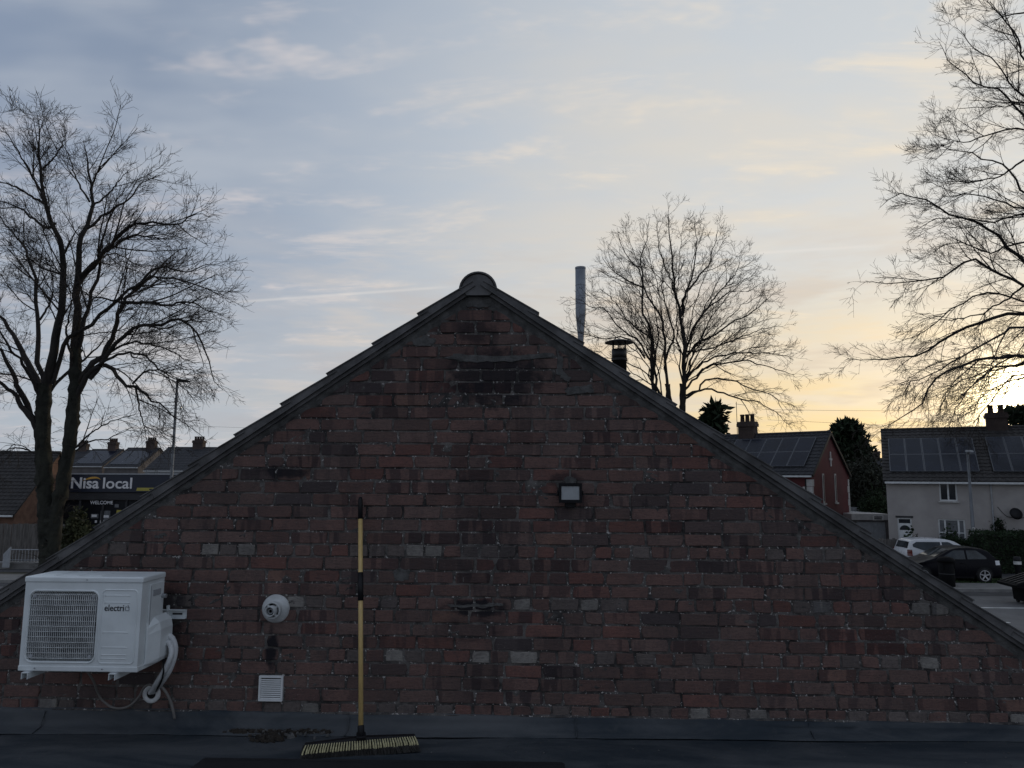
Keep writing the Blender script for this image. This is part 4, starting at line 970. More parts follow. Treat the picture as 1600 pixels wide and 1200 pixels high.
L = [([(62, 690), (54, 660), (37, 640), (20, 615), (0, 598), (-45, 560)], 13), ([(58, 665), (37, 621), (17, 578), (0, 547), (-35, 500)], 13),
     ([(66, 625), (61, 607), (42, 564), (25, 533), (6, 502), (-40, 430)], 14),
     ([(70, 610), (61, 544), (58, 507), (60, 479), (54, 431), (42, 394), (33, 380), (20, 355), (0, 330), (-20, 315)], 10),
     ([(70, 615), (82, 565), (90, 520), (98, 474), (100, 412), (98, 378), (85, 337), (69, 303), (67, 245), (62, 195), (62, 146)], 18),
     ([(86, 340), (75, 350), (55, 335), (35, 315), (10, 302), (-25, 295)], 6), ([(69, 303), (50, 290), (30, 275), (0, 262), (-30, 255)], 5),
     ([(69, 295), (45, 240), (25, 200), (5, 160)], 5), ([(66, 240), (85, 215), (98, 190), (105, 165)], 4), ([(98, 400), (112, 370), (125, 345)], 5),
     ([(82, 600), (92, 565), (104, 535), (130, 516), (158, 493), (198, 456), (249, 431), (292, 439), (329, 453), (356, 466)], 9),
     ([(118, 560), (119, 495), (122, 453), (122, 412), (124, 378), (135, 353), (142, 303), (142, 266), (137, 224), (133, 188)], 17),
     ([(141, 280), (155, 240), (175, 215), (190, 200)], 4), ([(140, 300), (120, 260), (108, 215), (90, 180)], 4),
     ([(122, 445), (129, 437), (154, 407), (179, 382), (210, 365), (240, 362), (272, 361)], 9),
     ([(124, 435), (160, 395), (180, 370), (195, 350), (225, 340), (255, 342), (280, 345), (290, 330), (310, 322), (327, 328)], 8),
     ([(136, 350), (144, 345), (158, 328), (179, 312), (204, 293), (221, 266), (250, 249)], 6), ([(142, 310), (170, 285), (190, 255), (205, 235)], 4),
     ([(118, 600), (125, 590), (153, 561), (176, 527), (184, 499), (190, 473), (207, 454), (240, 432), (262, 405), (280, 392)], 13),
     ([(190, 473), (230, 473), (258, 477), (285, 472), (305, 473), (325, 485), (350, 494)], 7),
     ([(207, 454), (245, 418), (290, 425), (320, 415), (345, 412)], 5),
     ([(140, 592), (165, 560), (185, 530), (215, 508), (250, 508), (275, 497), (300, 515), (320, 545), (332, 590), (345, 610)], 9),
     ([(113, 635), (125, 607), (147, 575), (170, 573), (192, 598), (215, 604), (235, 624), (255, 635), (275, 655)], 12),
     ([(212, 603), (218, 640), (225, 665), (229, 688)], 4), ([(207, 600), (225, 582), (250, 578), (275, 590), (297, 606)], 4),
     ([(140, 580), (170, 561), (200, 550), (230, 560), (260, 585), (300, 600)], 6), ([(160, 560), (200, 535), (240, 540), (280, 555), (310, 570)], 5),
     ([(118, 700), (145, 675), (180, 656), (212, 648)], 3.5), ([(118, 705), (140, 690), (170, 685), (205, 668)], 3.5), ([(60, 710), (30, 700), (0, 706), (-20, 715)], 3.5),
     ([(110, 590), (112, 560), (104, 520), (110, 480), (108, 440)], 6), ([(62, 500), (80, 470), (82, 440), (78, 410)], 4), ([(100, 430), (70, 420), (45, 405), (20, 410)], 4)]
L = [([(u, v+0.17*max(0, 390-v)) for u, v in p], w) for p, w in L]
grow_tree('bare_tree', 30.0, (82, 900), L, 'tall bare tree with two ivy-clad stems beside the dark shop sign', 11, dens=1.58, droop_v=560, extra=9, ivy=True,
          trunks=[([(74, 930), (74, 870), (72, 810), (70, 750), (67, 690), (67, 640), (70, 600)], 23, 21), ([(80, 930), (82, 870), (88, 800), (99, 750), (109, 690), (116, 620), (119, 545)], 21, 16), ([(77, 930), (77, 880), (78, 830), (80, 790)], 27, 18)], group='bare winter trees')
L = [([(1066, 640), (1069, 567), (1068, 540), (1064, 495), (1059, 473), (1052, 441), (1050, 400), (1045, 360), (1042, 336)], 8.5),
     ([(1052, 640), (1044, 610), (1041, 567), (1036, 519), (1031, 492), (1015, 468), (1005, 447), (1001, 423), (977, 396), (965, 366)], 6),
     ([(1030, 640), (1020, 609), (1020, 553), (1017, 527), (1007, 492), (1005, 460), (1004, 433), (999, 407), (1009, 380), (1014, 345)], 6.5),
     ([(1036, 630), (1017, 567), (999, 535), (967, 511), (948, 487), (924, 479), (898, 468)], 5),
     ([(1069, 560), (1095, 532), (1116, 524), (1143, 503), (1175, 489), (1193, 471), (1213, 455)], 4.5),
     ([(1069, 560), (1081, 519), (1097, 492), (1116, 473), (1143, 457), (1167, 455), (1193, 439)], 4.5),
     ([(1067, 605), (1084, 577), (1108, 561), (1137, 553), (1169, 552), (1207, 553), (1241, 561)], 4.2),
     ([(1067, 612), (1100, 577), (1127, 567), (1167, 565), (1207, 575), (1244, 587)], 4),
     ([(1066, 620), (1100, 608), (1127, 612), (1159, 623), (1193, 632), (1217, 647), (1233, 665)], 4),
     ([(1066, 625), (1092, 609), (1105, 593), (1140, 593), (1169, 607), (1207, 617), (1225, 643)], 4),
     ([(1064, 495), (1071, 460), (1087, 439), (1108, 412), (1113, 390), (1122, 360)], 4.5), ([(1058, 470), (1047, 433), (1033, 401), (1025, 350)], 3.5),
     ([(1008, 560), (980, 529), (940, 529), (913, 521), (885, 516)], 3.2), ([(1065, 480), (1084, 420), (1087, 380), (1085, 340)], 3.5),
     ([(1097, 492), (1125, 455), (1150, 425), (1160, 400)], 3), ([(1005, 450), (985, 440), (960, 425), (945, 400)], 3), ([(1017, 527), (985, 505), (960, 470), (935, 450)], 3),
     ([(1041, 560), (1052, 520), (1040, 480), (1034, 440), (1036, 400)], 4), ([(1069, 550), (1110, 545), (1150, 530), (1190, 515), (1225, 510)], 3),
     ([(1030, 610), (1000, 590), (985, 580), (975, 560)], 2.5)]
for eu, ev in ((1068, 332), (1100, 338), (1132, 356), (1160, 378), (1182, 410), (1204, 440), (1222, 480), (1234, 525), (1000, 340), (975, 350), (950, 372), (936, 402), (918, 440), (902, 490), (905, 545), (1150, 470), (960, 450)):
    L.append(([((1067 if eu > 1052 else 1020 if eu < 985 else 1042), 600), (1052+(eu-1052)*.32, 600+(ev-600)*.38), (1052+(eu-1052)*.68, 600+(ev-600)*.74), (eu, ev+14)], 2.2))
grow_tree('bare_tree', 45.0, (1058, 700), L, 'bare round-crowned tree with many stems behind the roof near the steel stack', 5, dens=1.42, twigscale=0.80, droop_v=590, extra=8,
          trunks=[([(1064, 860), (1065, 760), (1066, 690), (1067, 600)], 14, 8.5), ([(1050, 860), (1050, 760), (1048, 690), (1043, 600)], 11, 6), ([(1036, 860), (1034, 760), (1028, 690), (1021, 600)], 10, 6.5)], group='bare winter trees', fine=0.95)
T0 = 1735
L = [([(T0, 520), (1665, 490), (1600, 487), (1537, 501), (1482, 528), (1432, 556), (1383, 560), (1322, 563)], 9),
     ([(T0, 600), (1665, 560), (1600, 556), (1560, 560), (1520, 564), (1460, 592), (1438, 633), (1405, 652), (1382, 684)], 8),
     ([(T0, 615), (1660, 570), (1600, 567), (1550, 575), (1515, 590), (1480, 610), (1460, 650)], 5),
     ([(T0, 640), (1650, 575), (1600, 583), (1570, 600), (1550, 625), (1535, 640), (1520, 672), (1512, 705)], 4),
     ([(1640, 566), (1590, 570), (1546, 580), (1522, 600), (1503, 627), (1487, 652), (1480, 680)], 3.5),
     ([(T0, 480), (1660, 460), (1600, 446), (1559, 427), (1515, 405), (1482, 429), (1438, 440), (1388, 443), (1342, 440)], 7),
     ([(T0, 460), (1670, 445), (1600, 410), (1553, 363), (1520, 341), (1487, 336), (1449, 314), (1405, 303), (1372, 325)], 9),
     ([(T0, 400), (1660, 345), (1600, 333), (1548, 347), (1500, 338), (1460, 345), (1415, 370)], 5),
     ([(T0, 370), (1660, 335), (1600, 325), (1559, 314), (1509, 303), (1476, 308), (1440, 330)], 4.5),
     ([(T0, 370), (1650, 330), (1600, 300), (1581, 270), (1542, 248), (1498, 237), (1452, 226)], 6),
     ([(T0, 260), (1660, 215), (1600, 201), (1559, 204), (1520, 220), (1487, 222), (1460, 250)], 5),
     ([(T0, 260), (1650, 210), (1600, 182), (1570, 149), (1520, 127), (1487, 99), (1464, 64)], 6),
     ([(T0, 230), (1660, 175), (1600, 165), (1559, 165), (1505, 168), (1470, 190)], 4), ([(T0, 160), (1650, 130), (1600, 94), (1586, 55), (1553, 17), (1528, -20)], 6),
     ([(T0, 215), (1650, 175), (1600, 146), (1575, 127), (1553, 94), (1520, 77), (1495, 40)], 5),
     ([(T0, 540), (1660, 505), (1600, 510), (1560, 525), (1500, 560), (1450, 590), (1400, 602)], 6),
     ([(T0, 500), (1660, 475), (1600, 470), (1550, 460), (1490, 480), (1440, 520), (1395, 540)], 5),
     ([(T0, 90), (1650, 20), (1600, -20), (1570, -70), (1540, -110)], 7), ([(T0, 440), (1720, 250), (1710, 60), (1690, -120), (1680, -260)], 16),
     ([(T0, 440), (1760, 250), (1800, 60), (1830, -120), (1850, -230)], 14), ([(T0, 520), (1800, 400), (1880, 330), (1960, 300)], 10), ([(T0, 560), (1820, 520), (1900, 510), (1990, 540)], 9),
     ([(1600, 446), (1570, 470), (1530, 490), (1480, 500), (1430, 490)], 3.5), ([(1600, 250), (1560, 275), (1510, 285), (1470, 275)], 3.5), ([(1600, 20), (1570, 25), (1540, 40)], 3),
     ([(1640, 390), (1590, 380), (1545, 395), (1500, 380), (1450, 390)], 4)]
grow_tree('bare_tree', 34.5, (T0, 900), L, 'big bare tree reaching in from the right edge in front of the sun', 29, dens=1.55, twigscale=0.95, droop_v=430, extra=7,
          trunks=[([(T0+4, 930), (T0+2, 860), (T0, 700), (T0, 560), (T0, 430)], 44, 26)], group='bare winter trees')
# a distant small tree between conifer and grey house
L = [([(1386, 712), (1385, 690), (1383, 672), (1378, 664)], 2.0), ([(1386, 705), (1378, 690), (1370, 680)], 1.4), ([(1386, 703), (1394, 688), (1402, 676)], 1.4), ([(1385, 695), (1391, 680), (1390, 664)], 1.4)]
grow_tree('bare_tree', 92.0, (1386, 790), L, 'small distant bare tree between the dark conifer and the grey house', 3, dens=0.7, twigscale=0.6, extra=3, trunks=[([(1386, 790), (1386, 740), (1386, 705)], 3.5, 2)], group='bare winter trees', rmin=0.006, fine=0.6)

# ------------------------------------------------------------------ evergreens, hedges, bushes
def leaf_cloud(rs, pts, size, spread=0.28, up=0.0):
    """one small pointed two-triangle leaf clump per point"""
    n = len(pts); a = rs.normal(size=(n, 3)); a[:, 2] += up; a /= np.linalg.norm(a, axis=1, keepdims=True)
    b = np.cross(a, rs.normal(size=(n, 3))); b /= np.linalg.norm(b, axis=1, keepdims=True)+1e-9
    s = size*(0.6+0.8*rs.rand(n))[:, None]
    V = np.stack([pts, pts+a*s*.5+b*s*spread, pts+a*s, pts+a*s*.5-b*s*spread], 1).reshape(-1, 3)
    return V, np.arange(n*4).reshape(n, 4)
def foliage(name, V, F_, mat, parent): return mesh_obj(name, np_mesh(name, V, F_), M_[mat], parent)
def conifer(name, u, vtop, vbot, ulo, uhi, Y, label, seed, n, size, shape, mat='conifer', up=0.5, z0=None):
    rs = np.random.RandomState(seed); c = atY(u, vbot, Y); zt = atY(u, vtop, Y)[2]; zb = 0.3 if z0 is None else z0
    wl = (atY(uhi, vbot, Y)[0]-atY(ulo, vbot, Y)[0])/2
    t = empty(name, (c[0], Y, 0), 0, label, 'tree')
    MB().tube([(0, 0, -0.2), (0.05, 0, (zt)*0.5), (0, 0, zt*0.93)], [0.28, 0.18, 0.04], 8).build('trunk', M_['bark'], t, True)
    # lobes: sprays of foliage fanned round the stem
    nl = 140; hz = zb+(zt-zb)*rs.rand(nl)**0.85; az = rs.rand(nl)*2*np.pi; rad = shape((hz-zb)/(zt-zb))*wl*(0.55+0.5*rs.rand(nl))
    lc = np.stack([rad*np.cos(az), rad*np.sin(az), hz], 1)
    k = rs.randint(nl, size=n); core = rs.rand(n)[:, None]**0.45
    sp_ = rs.normal(size=(n, 3))*np.array([0.22, 0.22, 0.20])*wl*0.62
    pts = lc[k]*np.concatenate([core, core, np.ones((n, 1))], 1)+sp_
    pts[:, 2] = np.clip(pts[:, 2], zb*0.6, zt+0.15)
    V, F_ = leaf_cloud(rs, pts, size*1.25, 0.17, up=up); foliage('crown', V, F_, mat, t)
    return t
conifer('conifer', 1331, 664, 800, 1300, 1362, 62.0, 'dark egg-shaped conifer between the red gable and the grey house', 1, 15000, 0.42, lambda h: np.sqrt(np.clip(1-(np.maximum(h-0.62, 0)/0.39)**2, 0.03, 1)))
conifer('conifer', 1117, 638, 760, 1082, 1158, 56.0, 'spiky dark evergreen rising behind the roof left of the brick chimney', 2, 5000, 0.62, lambda h: np.clip(1.25-h, 0.15, 1), up=-0.1)
conifer('evergreen_tree', 1601, 640, 770, 1572, 1640, 60.0, 'dark evergreen crown beyond the ridge of the grey house at the right edge', 4, 6000, 0.40, lambda h: np.sqrt(np.clip(1-(h-0.3)**2*1.7, 0.03, 1)))
def bush(name, u, v, Y, rx, ry, rz, label, seed, n, size, mat='hedge', cat='bush', cut=None, z0=0.1):
    rs = np.random.RandomState(seed); c = atY(u, v, Y); t = empty(name, (c[0], Y, 0), 0, label, cat)
    d = rs.normal(size=(n, 3)); d /= np.linalg.norm(d, axis=1, keepdims=True); r_ = (0.35+0.65*rs.rand(n)**0.5)[:, None]
    lob = 1+0.22*np.sin(d[:, :1]*5+seed)*np.cos(d[:, 2:3]*6+seed)+0.10*rs.normal(size=(n, 1))
    pts = d*r_*lob*np.array([rx, ry, rz]); pts[:, 2] += rz+z0; pts[:, 2] = np.maximum(pts[:, 2], 0.05)
    V, F_ = leaf_cloud(rs, pts, size, up=0.3); foliage('foliage', V, F_, mat, t)
    for k in range(4): MB().tube([(rs.normal()*.1, rs.normal()*.1, -.05), (rs.normal()*rx*.3, rs.normal()*ry*.3, rz)], [0.05, 0.02], 5).build('stem', M_['bark'], t)
    return t
def hedge(name, x0, x1, y0, y1, h, label, seed, n, size=0.10, mat='hedge'):
    rs = np.random.RandomState(seed); t = empty(name, ((x0+x1)/2, (y0+y1)/2, 0), 0, label, 'hedge'); lx, ly = (x1-x0)/2, (y1-y0)/2
    pts = (rs.rand(n, 3)*2-1)
    k = rs.randint(5, size=n); pts[k == 0, 1] = -1; pts[k == 1, 1] = -1; pts[k == 2, 2] = 1; pts[k == 3, 0] = np.sign(pts[k == 3, 0]); 
    pts = pts*np.array([lx, ly, h/2])+np.array([0, 0, h/2])+rs.normal(size=(n, 3))*0.035
    pts[:, 2] = np.maximum(pts[:, 2]+0.05*np.sin(pts[:, 0]*3.1+seed), 0.03)
    V, F_ = leaf_cloud(rs, pts, size, up=0.2); foliage('foliage', V, F_, mat, t)
    MB().box(-lx+.08, lx-.08, -ly+.1, ly-.05, 0.05, h-0.10).build('inner_twigs', M_['bark_ivy'], t)
    return t
bush('large_bush', 1352, 760, 52.0, 1.9, 1.6, 2.9, 'large dark bush behind the flat garage between the houses', 6, 9000, 0.22, 'grey_bush')
bush('round_bush', 1366, 780, 49.5, 1.1, 1.0, 1.75, 'lower rounded bush close behind the garage roof near the grey house', 7, 5000, 0.16)
bush('olive_bush', 121, 815, 33.0, 0.55, 0.6, 1.35, 'loose olive green bush right of the bare tree trunks', 8, 3600, 0.16, 'olive_bush')

# ------------------------------------------------------------------ houses
def wall_openings(mb, x0, x1, z0, z1, ops, y=0.0, depth=0.11):
    """front face at y looking to -y, rectangular openings with reveals"""
    xs_ = sorted({x0, x1, *[o[0] for o in ops], *[o[1] for o in ops]}); zs_ = sorted({z0, z1, *[o[2] for o in ops], *[o[3] for o in ops]})
    for a, b in zip(xs_, xs_[1:]):
        for c, d in zip(zs_, zs_[1:]):
            mx, mz = (a+b)/2, (c+d)/2
            if any(o[0] < mx < o[1] and o[2] < mz < o[3] for o in ops): continue
            mb.add([(a, y, c), (b, y, c), (b, y, d), (a, y, d)], [(0, 1, 2, 3)])
    for o in ops:
        a, b, c, d = o[:4]; e = y+depth
        mb.add([(a, y, c), (a, e, c), (a, e, d), (a, y, d)], [(0, 1, 2, 3)]); mb.add([(b, y, c), (b, y, d), (b, e, d), (b, e, c)], [(0, 1, 2, 3)])
        mb.add([(a, y, d), (a, e, d), (b, e, d), (b, y, d)], [(0, 1, 2, 3)]); mb.add([(a, y, c), (b, y, c), (b, e, c), (a, e, c)], [(0, 1, 2, 3)])
def window(parent, a, b, c, d, y, cols=(0.5,), trans=None, fw=0.07, pane='glass', mat='white_plastic'):
    w = MB()
    w.box(a, b, y, y+0.06, c, c+fw); w.box(a, b, y, y+0.06, d-fw, d); w.box(a, a+fw, y, y+0.06, c+fw, d-fw); w.box(b-fw, b, y, y+0.06, c+fw, d-fw)
    xs_ = [a+fw]+[a+(b-a)*k for k in cols]+[b-fw]
    for k in cols: x = a+(b-a)*k; w.box(x-fw*.55, x+fw*.55, y, y+0.06, c+fw, d-fw)
    if trans: w.box(a+fw, b-fw, y+.002, y+0.055, c+(d-c)*trans-fw*.4, c+(d-c)*trans+fw*.4)
    wo = w.build('window_frame', M_[mat], parent)
    for p, q in zip(xs_, xs_[1:]):
        MB().box(p, q, y+0.035, y+0.045, c+fw*.5, d-fw*.5).build('pane', M_[pane], wo)
    MB().box(a-0.06, b+0.06, y-0.16, y+0.02, c-0.07, c-0.005).build('sill', M_['quoin'], wo)
    return wo
def chimney(parent, x, y, z0, z1, w, d, mat='brick_far', pots=2):
    c = MB(); h = z1-z0
    c.box(x-w/2, x+w/2, y-d/2, y+d/2, z0, z0+h*0.60); c.box(x-w/2-.07, x+w/2+.07, y-d/2-.07, y+d/2+.07, z0+h*0.60, z0+h*0.70); c.box(x-w/2-.03, x+w/2+.03, y-d/2-.03, y+d/2+.03, z0+h*0.70, z0+h*0.76)
    co = c.build('chimney', M_[mat], parent)
    for k in range(pots):
        px_ = x+(k-(pots-1)/2)*w/pots*1.0
        MB().lathe([(0.15, z0+h*0.755), (0.125, z0+h*0.95), (0.15, z0+h*0.95), (0.15, z1), (0.10, z1), (0.10, z1-.2)], (px_, y, 0), (0, 0, 1), 12).build('chimney_pot', M_['clay_pot'], co, True)
    return co
pcell = {}
def solar(parent, org, ex, es, w, h, cols, rows, gap=0.015):
    """panels as children: frame with inset cells, shared meshes"""
    ex, es = Vector(ex).normalized(), Vector(es).normalized(); nn = ex.cross(es).normalized()
    if nn.z < 0: nn = -nn
    key = (round(w, 3), round(h, 3))
    if key not in pcell:
        f = MB().box(0, w, 0, h, 0, 0.035); fm_ = f.mesh('solar_panel'); fm_.materials.append(M_['panel_frame'])
        c_ = MB().box(0.035, w-.035, 0.035, h-.035, 0.0352, 0.039); cm_ = c_.mesh('cells'); cm_.materials.append(M_['panel_cell'])
        pcell[key] = (fm_, cm_)
    fm_, cm_ = pcell[key]
    mtx = Matrix((ex.to_4d(), es.to_4d(), nn.to_4d(), Vector((0, 0, 0, 1)))).transposed(); q = mtx.to_quaternion()
    for i in range(cols):
        for j in range(rows):
            o = mesh_obj('solar_panel', fm_, None, parent); o.rotation_mode = 'QUATERNION'; o.rotation_quaternion = q
            o.location = Vector(org)+ex*(i*(w+gap))+es*(j*(h+gap))+nn*0.09
            mesh_obj('cells', cm_, None, o)
def gable_house(name, loc, rz, L_, D_, ze, zr_, label, wallmat, roofmat, front_ops=(), over=0.2, tw=0.3, tg=0.32, gable_mat=None, cat='house', gut='white_plastic'):
    h = empty(name, loc, rz, label, cat)
    w = MB(); wall_openings(w, 0, L_, 0, ze, list(front_ops))
    w.add([(0, D_, 0), (0, D_, ze), (L_, D_, ze), (L_, D_, 0)], [(0, 1, 2, 3)])
    gb = w if gable_mat is None else MB()
    gb.add([(0, 0, 0), (0, 0, ze), (0, D_/2, zr_-.03), (0, D_, ze), (0, D_, 0)], [(0, 1, 2, 3, 4)])
    gb.add([(L_, 0, 0), (L_, D_, 0), (L_, D_, ze), (L_, D_/2, zr_-.03), (L_, 0, ze)], [(0, 1, 2, 3, 4)])
    wo = w.build('wall', M_[wallmat], h)
    if gable_mat: gb.build('gable_wall', M_[gable_mat], h)
    k = (zr_-ze)/(D_/2); sl_ = math.hypot(1, k)
    r_ = MB(); S_ = (D_/2+over)*sl_
    tiled_plane(r_, (-over*.6, -over, ze-over*k+.03), (1, 0, 0), (0, 1, k), L_+over*1.2, S_, tw, tg)
    tiled_plane(r_, (L_+over*.6, D_+over, ze-over*k+.03), (-1, 0, 0), (0, -1, k), L_+over*1.2, S_, tw, tg)
    for sg in (0, 1):
        y0, y1 = (-over, D_/2) if sg == 0 else (D_+over, D_/2)
        r_.hexa([(-over*.6, y0, ze-over*k-.06), (L_+over*.6, y0, ze-over*k-.06), (L_+over*.6, y1, zr_-.06), (-over*.6, y1, zr_-.06), (-over*.6, y0, ze-over*k+.02), (L_+over*.6, y0, ze-over*k+.02), (L_+over*.6, y1, zr_+.02), (-over*.6, y1, zr_+.02)])
    ro = r_.build('roof', M_[roofmat], h); tag(ro, kind='stuff') if False else None
    MB().tube([(-over*.6, D_/2, zr_+.0), (L_+over*.6, D_/2, zr_+.0)], 0.12, 10).build('ridge_tiles', M_[roofmat], ro, True)
    g_ = MB(); g_.box(-.05, L_+.05, -over-.10, -over, ze-over*k-.10, ze-over*k+.0); g_.build('gutter', M_[gut], h)
    return h, wo, ro, k

# grey rendered house with solar panels, right edge of the photo
A0 = atY(1384, 750, 39.5); RZ_W = -R(25)
ops = [(0.95, 1.85, 0.0, 2.12), (5.0+0.0, 6.25, 0.95, 2.15)]
def fx(u):                                   # facade coordinate of a photo column
    d = ray(u, 760); dxy = np.array([d[0], d[1]]); e = np.array([math.cos(RZ_W), math.sin(RZ_W)])
    A_ = np.array([[dxy[0], -e[0]], [dxy[1], -e[1]]]); t, s = np.linalg.solve(A_, np.array([A0[0], A0[1]])); return s
def fz(u, v):
    s = fx(u); p = np.array([A0[0]+math.cos(RZ_W)*s, A0[1]+math.sin(RZ_W)*s]); d = ray(u, v); return 4.4+d[2]*(p[1]/d[1])
wd0, wd1 = fx(1399), fx(1421); wu0, wu1 = fx(1467), fx(1495); wl0, wl1 = fx(1462), fx(1504)
zwu0, zwu1 = fz(1480, 783), fz(1480, 753); zwl0, zwl1 = fz(1480, 850), fz(1480, 811)
zd1 = fz(1410, 809)
EV = 4.40; LW = fx(1690)+4.0
ops = [(wd0, wd1, 0.0, zd1), (wu0, wu1, zwu0, zwu1), (wl0, wl1, zwl0, zwl1)]
gh, gw, gro, gk = gable_house('grey_house', (A0[0], A0[1], 0), RZ_W, LW, 8.0, EV, EV+2.75, 'grey rendered house with rooftop solar panels at the right edge', 'render_grey', 'roof_brown', ops, over=0.22)
window(gh, wu0, wu1, zwu0, zwu1, 0.06, (0.5,)); window(gh, wl0, wl1, zwl0, zwl1, 0.06, (0.26, 0.76), 0.45, pane='net_curtain')
dr_ = MB(); dr_.box(wd0+.06, wd1-.06, 0.07, 0.115, 0.05, zd1-0.28)
do = dr_.build('door', M_['white_plastic'], gh, bevel=0.004)
fanl = [((wd0+wd1)/2+0.24*math.cos(math.pi*k/10), zd1-0.62+0.24*math.sin(math.pi*k/10)) for k in range(11)]
MB().prism(fanl, lambda p, d: (p[0], d, p[1]), 0.060, 0.072).build('fan_light', M_['glass'], do)
MB().box((wd0+wd1)/2-.05, (wd0+wd1)/2+.05, 0.055, 0.075, zd1-1.02, zd1-0.90).build('knocker', M_['black_plastic'], do)
fr2 = MB(); fr2.box(wd0, wd0+.06, 0.05, 0.12, 0, zd1); fr2.box(wd1-.06, wd1, 0.05, 0.12, 0, zd1); fr2.box(wd0+.06, wd1-.06, 0.05, 0.12, zd1-.07, zd1)
fr2.build('door_frame', M_['white_plastic'], gh); MB().box(wd0+.06, wd1-.06, 0.09, 0.10, zd1-.28, zd1-.07).build('transom_pane', M_['glass'], gh)
MB().box(wd0-.08, wd1+.08, -0.02, 0.0, zd1-.0, zd1+.1).build('lintel', M_['asphalt_dark'], gh)
es = Vector((0, 1, gk)).normalized(); PH = 1.62; PW = 1.0
sx0 = fx(1392)+0.42
zs0 = 0.34
pst = (fx(1537)-fx(1390))/5.15
solar(gro, (sx0-0.42, 0.42, EV+0.42*gk), (1, 0, 0), es, pst-.015, PH, 5, 2); solar(gro, (fx(1556), 0.42, EV+0.42*gk), (1, 0, 0), es, pst-.015, PH, 4, 2)
cxh = fx(1553)+0.2
# the chimney stands on the ridge, so its column is read at the ridge depth
def ridge_x(u, off=4.0):
    d = ray(u, 700); n_ = np.array([-math.sin(RZ_W), math.cos(RZ_W)]); e = np.array([math.cos(RZ_W), math.sin(RZ_W)]); b0 = np.array([A0[0], A0[1]])+n_*off
    A_ = np.array([[d[0], -e[0]], [d[1], -e[1]]]); t, s = np.linalg.solve(A_, b0); return s, t
s_, t_ = ridge_x(1560); zct = 4.4+ray(1560, 632)[2]*t_
chimney(gh, s_, 4.0, EV+2.2, zct, 0.95, 0.6, 'brick_far', 2)
sp_x = fx(1548)
MB().tube([(sp_x, -0.05, 0.2), (sp_x, -0.05, EV-0.18)], 0.035, 8).build('downpipe', M_['rail_white'], gh)
dc = (fx(1583), -0.35, fz(1583, 802))
ds = MB().lathe([(0.001, 0.06), (0.12, 0.05), (0.22, 0.02), (0.29, -0.02), (0.285, -0.03), (0.2, 0.008), (0.001, 0.045)], dc, (0.35, -1, 0.35), 18); ds.tube([(dc[0], dc[1]+.05, dc[2]), (dc[0], -0.0, dc[2]-.2)], 0.02, 6); ds.tube([(dc[0], dc[1], dc[2]-.25), (dc[0]+.1, dc[1]-.4, dc[2]-.1)], 0.015, 5)
ds.build('satellite_dish', M_['black_plastic'], gh, True)
MB().tube([tuple(p) for p in spline([(fx(1556), -.012, fz(1556, 792)), (fx(1566), -.012, fz(1566, 804)), (fx(1574), -.012, fz(1574, 808)), (fx(1600), -.012, fz(1600, 809))], 14)], 0.012, 4).build('cable', M_['black_plastic'], gh)

# red painted house
ph = R(41); Gp = atY(1268, 741, 44.0)           # its near corner: front eaves meets gable
e_ = np.array([math.cos(ph), -math.sin(ph)]); LR = 10.0
loc = (Gp[0]-e_[0]*LR, Gp[1]-e_[1]*LR, 0)
ROPS = [(1.2, 2.5, 0.9, 2.1), (1.2, 2.5, 3.2, 4.3), (5.2, 6.5, 3.2, 4.3), (5.2, 6.5, .9, 2.1), (3.4, 4.35, 0.0, 2.1)]
ER = Gp[2]+0.05; DR = 6.2; ZR_ = ER+2.55
rh, rw, rro, rk = gable_house('red_house', loc, -ph, LR, DR, ER, ZR_, 'dark red painted house with solar panels and pale corner stones', 'red_paint', 'roof_slate', ROPS, over=0.15, gable_mat=None)
for (a_, b_, c_, d_) in ROPS[:4]: window(rh, a_, b_, c_, d_, 0.06, (0.5,))
MB().box(ROPS[4][0], ROPS[4][1], 0.06, 0.11, 0.02, ROPS[4][3]).build('door', M_['shop_dark'], rh)
es = Vector((0, 1, rk)).normalized()
solar(rro, (LR-0.55-5*1.06, 0.42, ER+0.42*rk), (1, 0, 0), es, 1.045, 1.42, 5, 2)
for k in range(9):                               # quoins at the two visible gable corners, long and short
    z0 = ER-0.35-0.42*k; lw_ = 0.55 if k % 2 else 0.36
    MB().box(LR-lw_, LR+.015, -0.015, 0.30 if k % 2 == 0 else 0.20, z0-.40, z0).build('quoin', M_['quoin'], rw)
    MB().box(LR-.2, LR+.015, DR-(0.34 if k % 2 else 0.24), DR+.015, z0-.40, z0).build('quoin', M_['quoin'], rw)
for yy in (1.75, 3.75):
    f = MB().box(LR-.02, LR+.03, yy-.13, yy+.13, ER-1.75, ER-0.05+0.05); fo = f.build('slit_window', M_['quoin'], rh)
    MB().box(LR+.028, LR+.036, yy-.05, yy+.07, ER-1.65, ER-.10).build('pane', M_['shop_dark'], fo)
    MB().box(LR-.02, LR+.10, yy-.22, yy+.22, ER-1.86, ER-1.76).build('sill', M_['quoin'], fo)
MB().box(LR-.02, LR+.05, 3.1-.07, 3.1+.07, ER+.45, ER+1.35).build('wall_cross', M_['quoin'], rh); MB().box(LR-.02, LR+.052, 3.1-.22, 3.1+.22, ER+.82, ER+.95).build('wall_cross', M_['quoin'], rh)
MB().tube([(LR-.35, -.06, 0), (LR-.35, -.06, ER-.3)], 0.04, 8).build('downpipe', M_['black_plastic'], rh)
bg_ = MB()
for sg in (-1, 1): bg_.beam((LR+.12, DR/2, ZR_-.05), (LR+.12, DR/2+sg*(DR/2+.12), ER-.12*rk-.05), 0.05, 0.16)
bg_.build('bargeboard', M_['black_plastic'], rro)
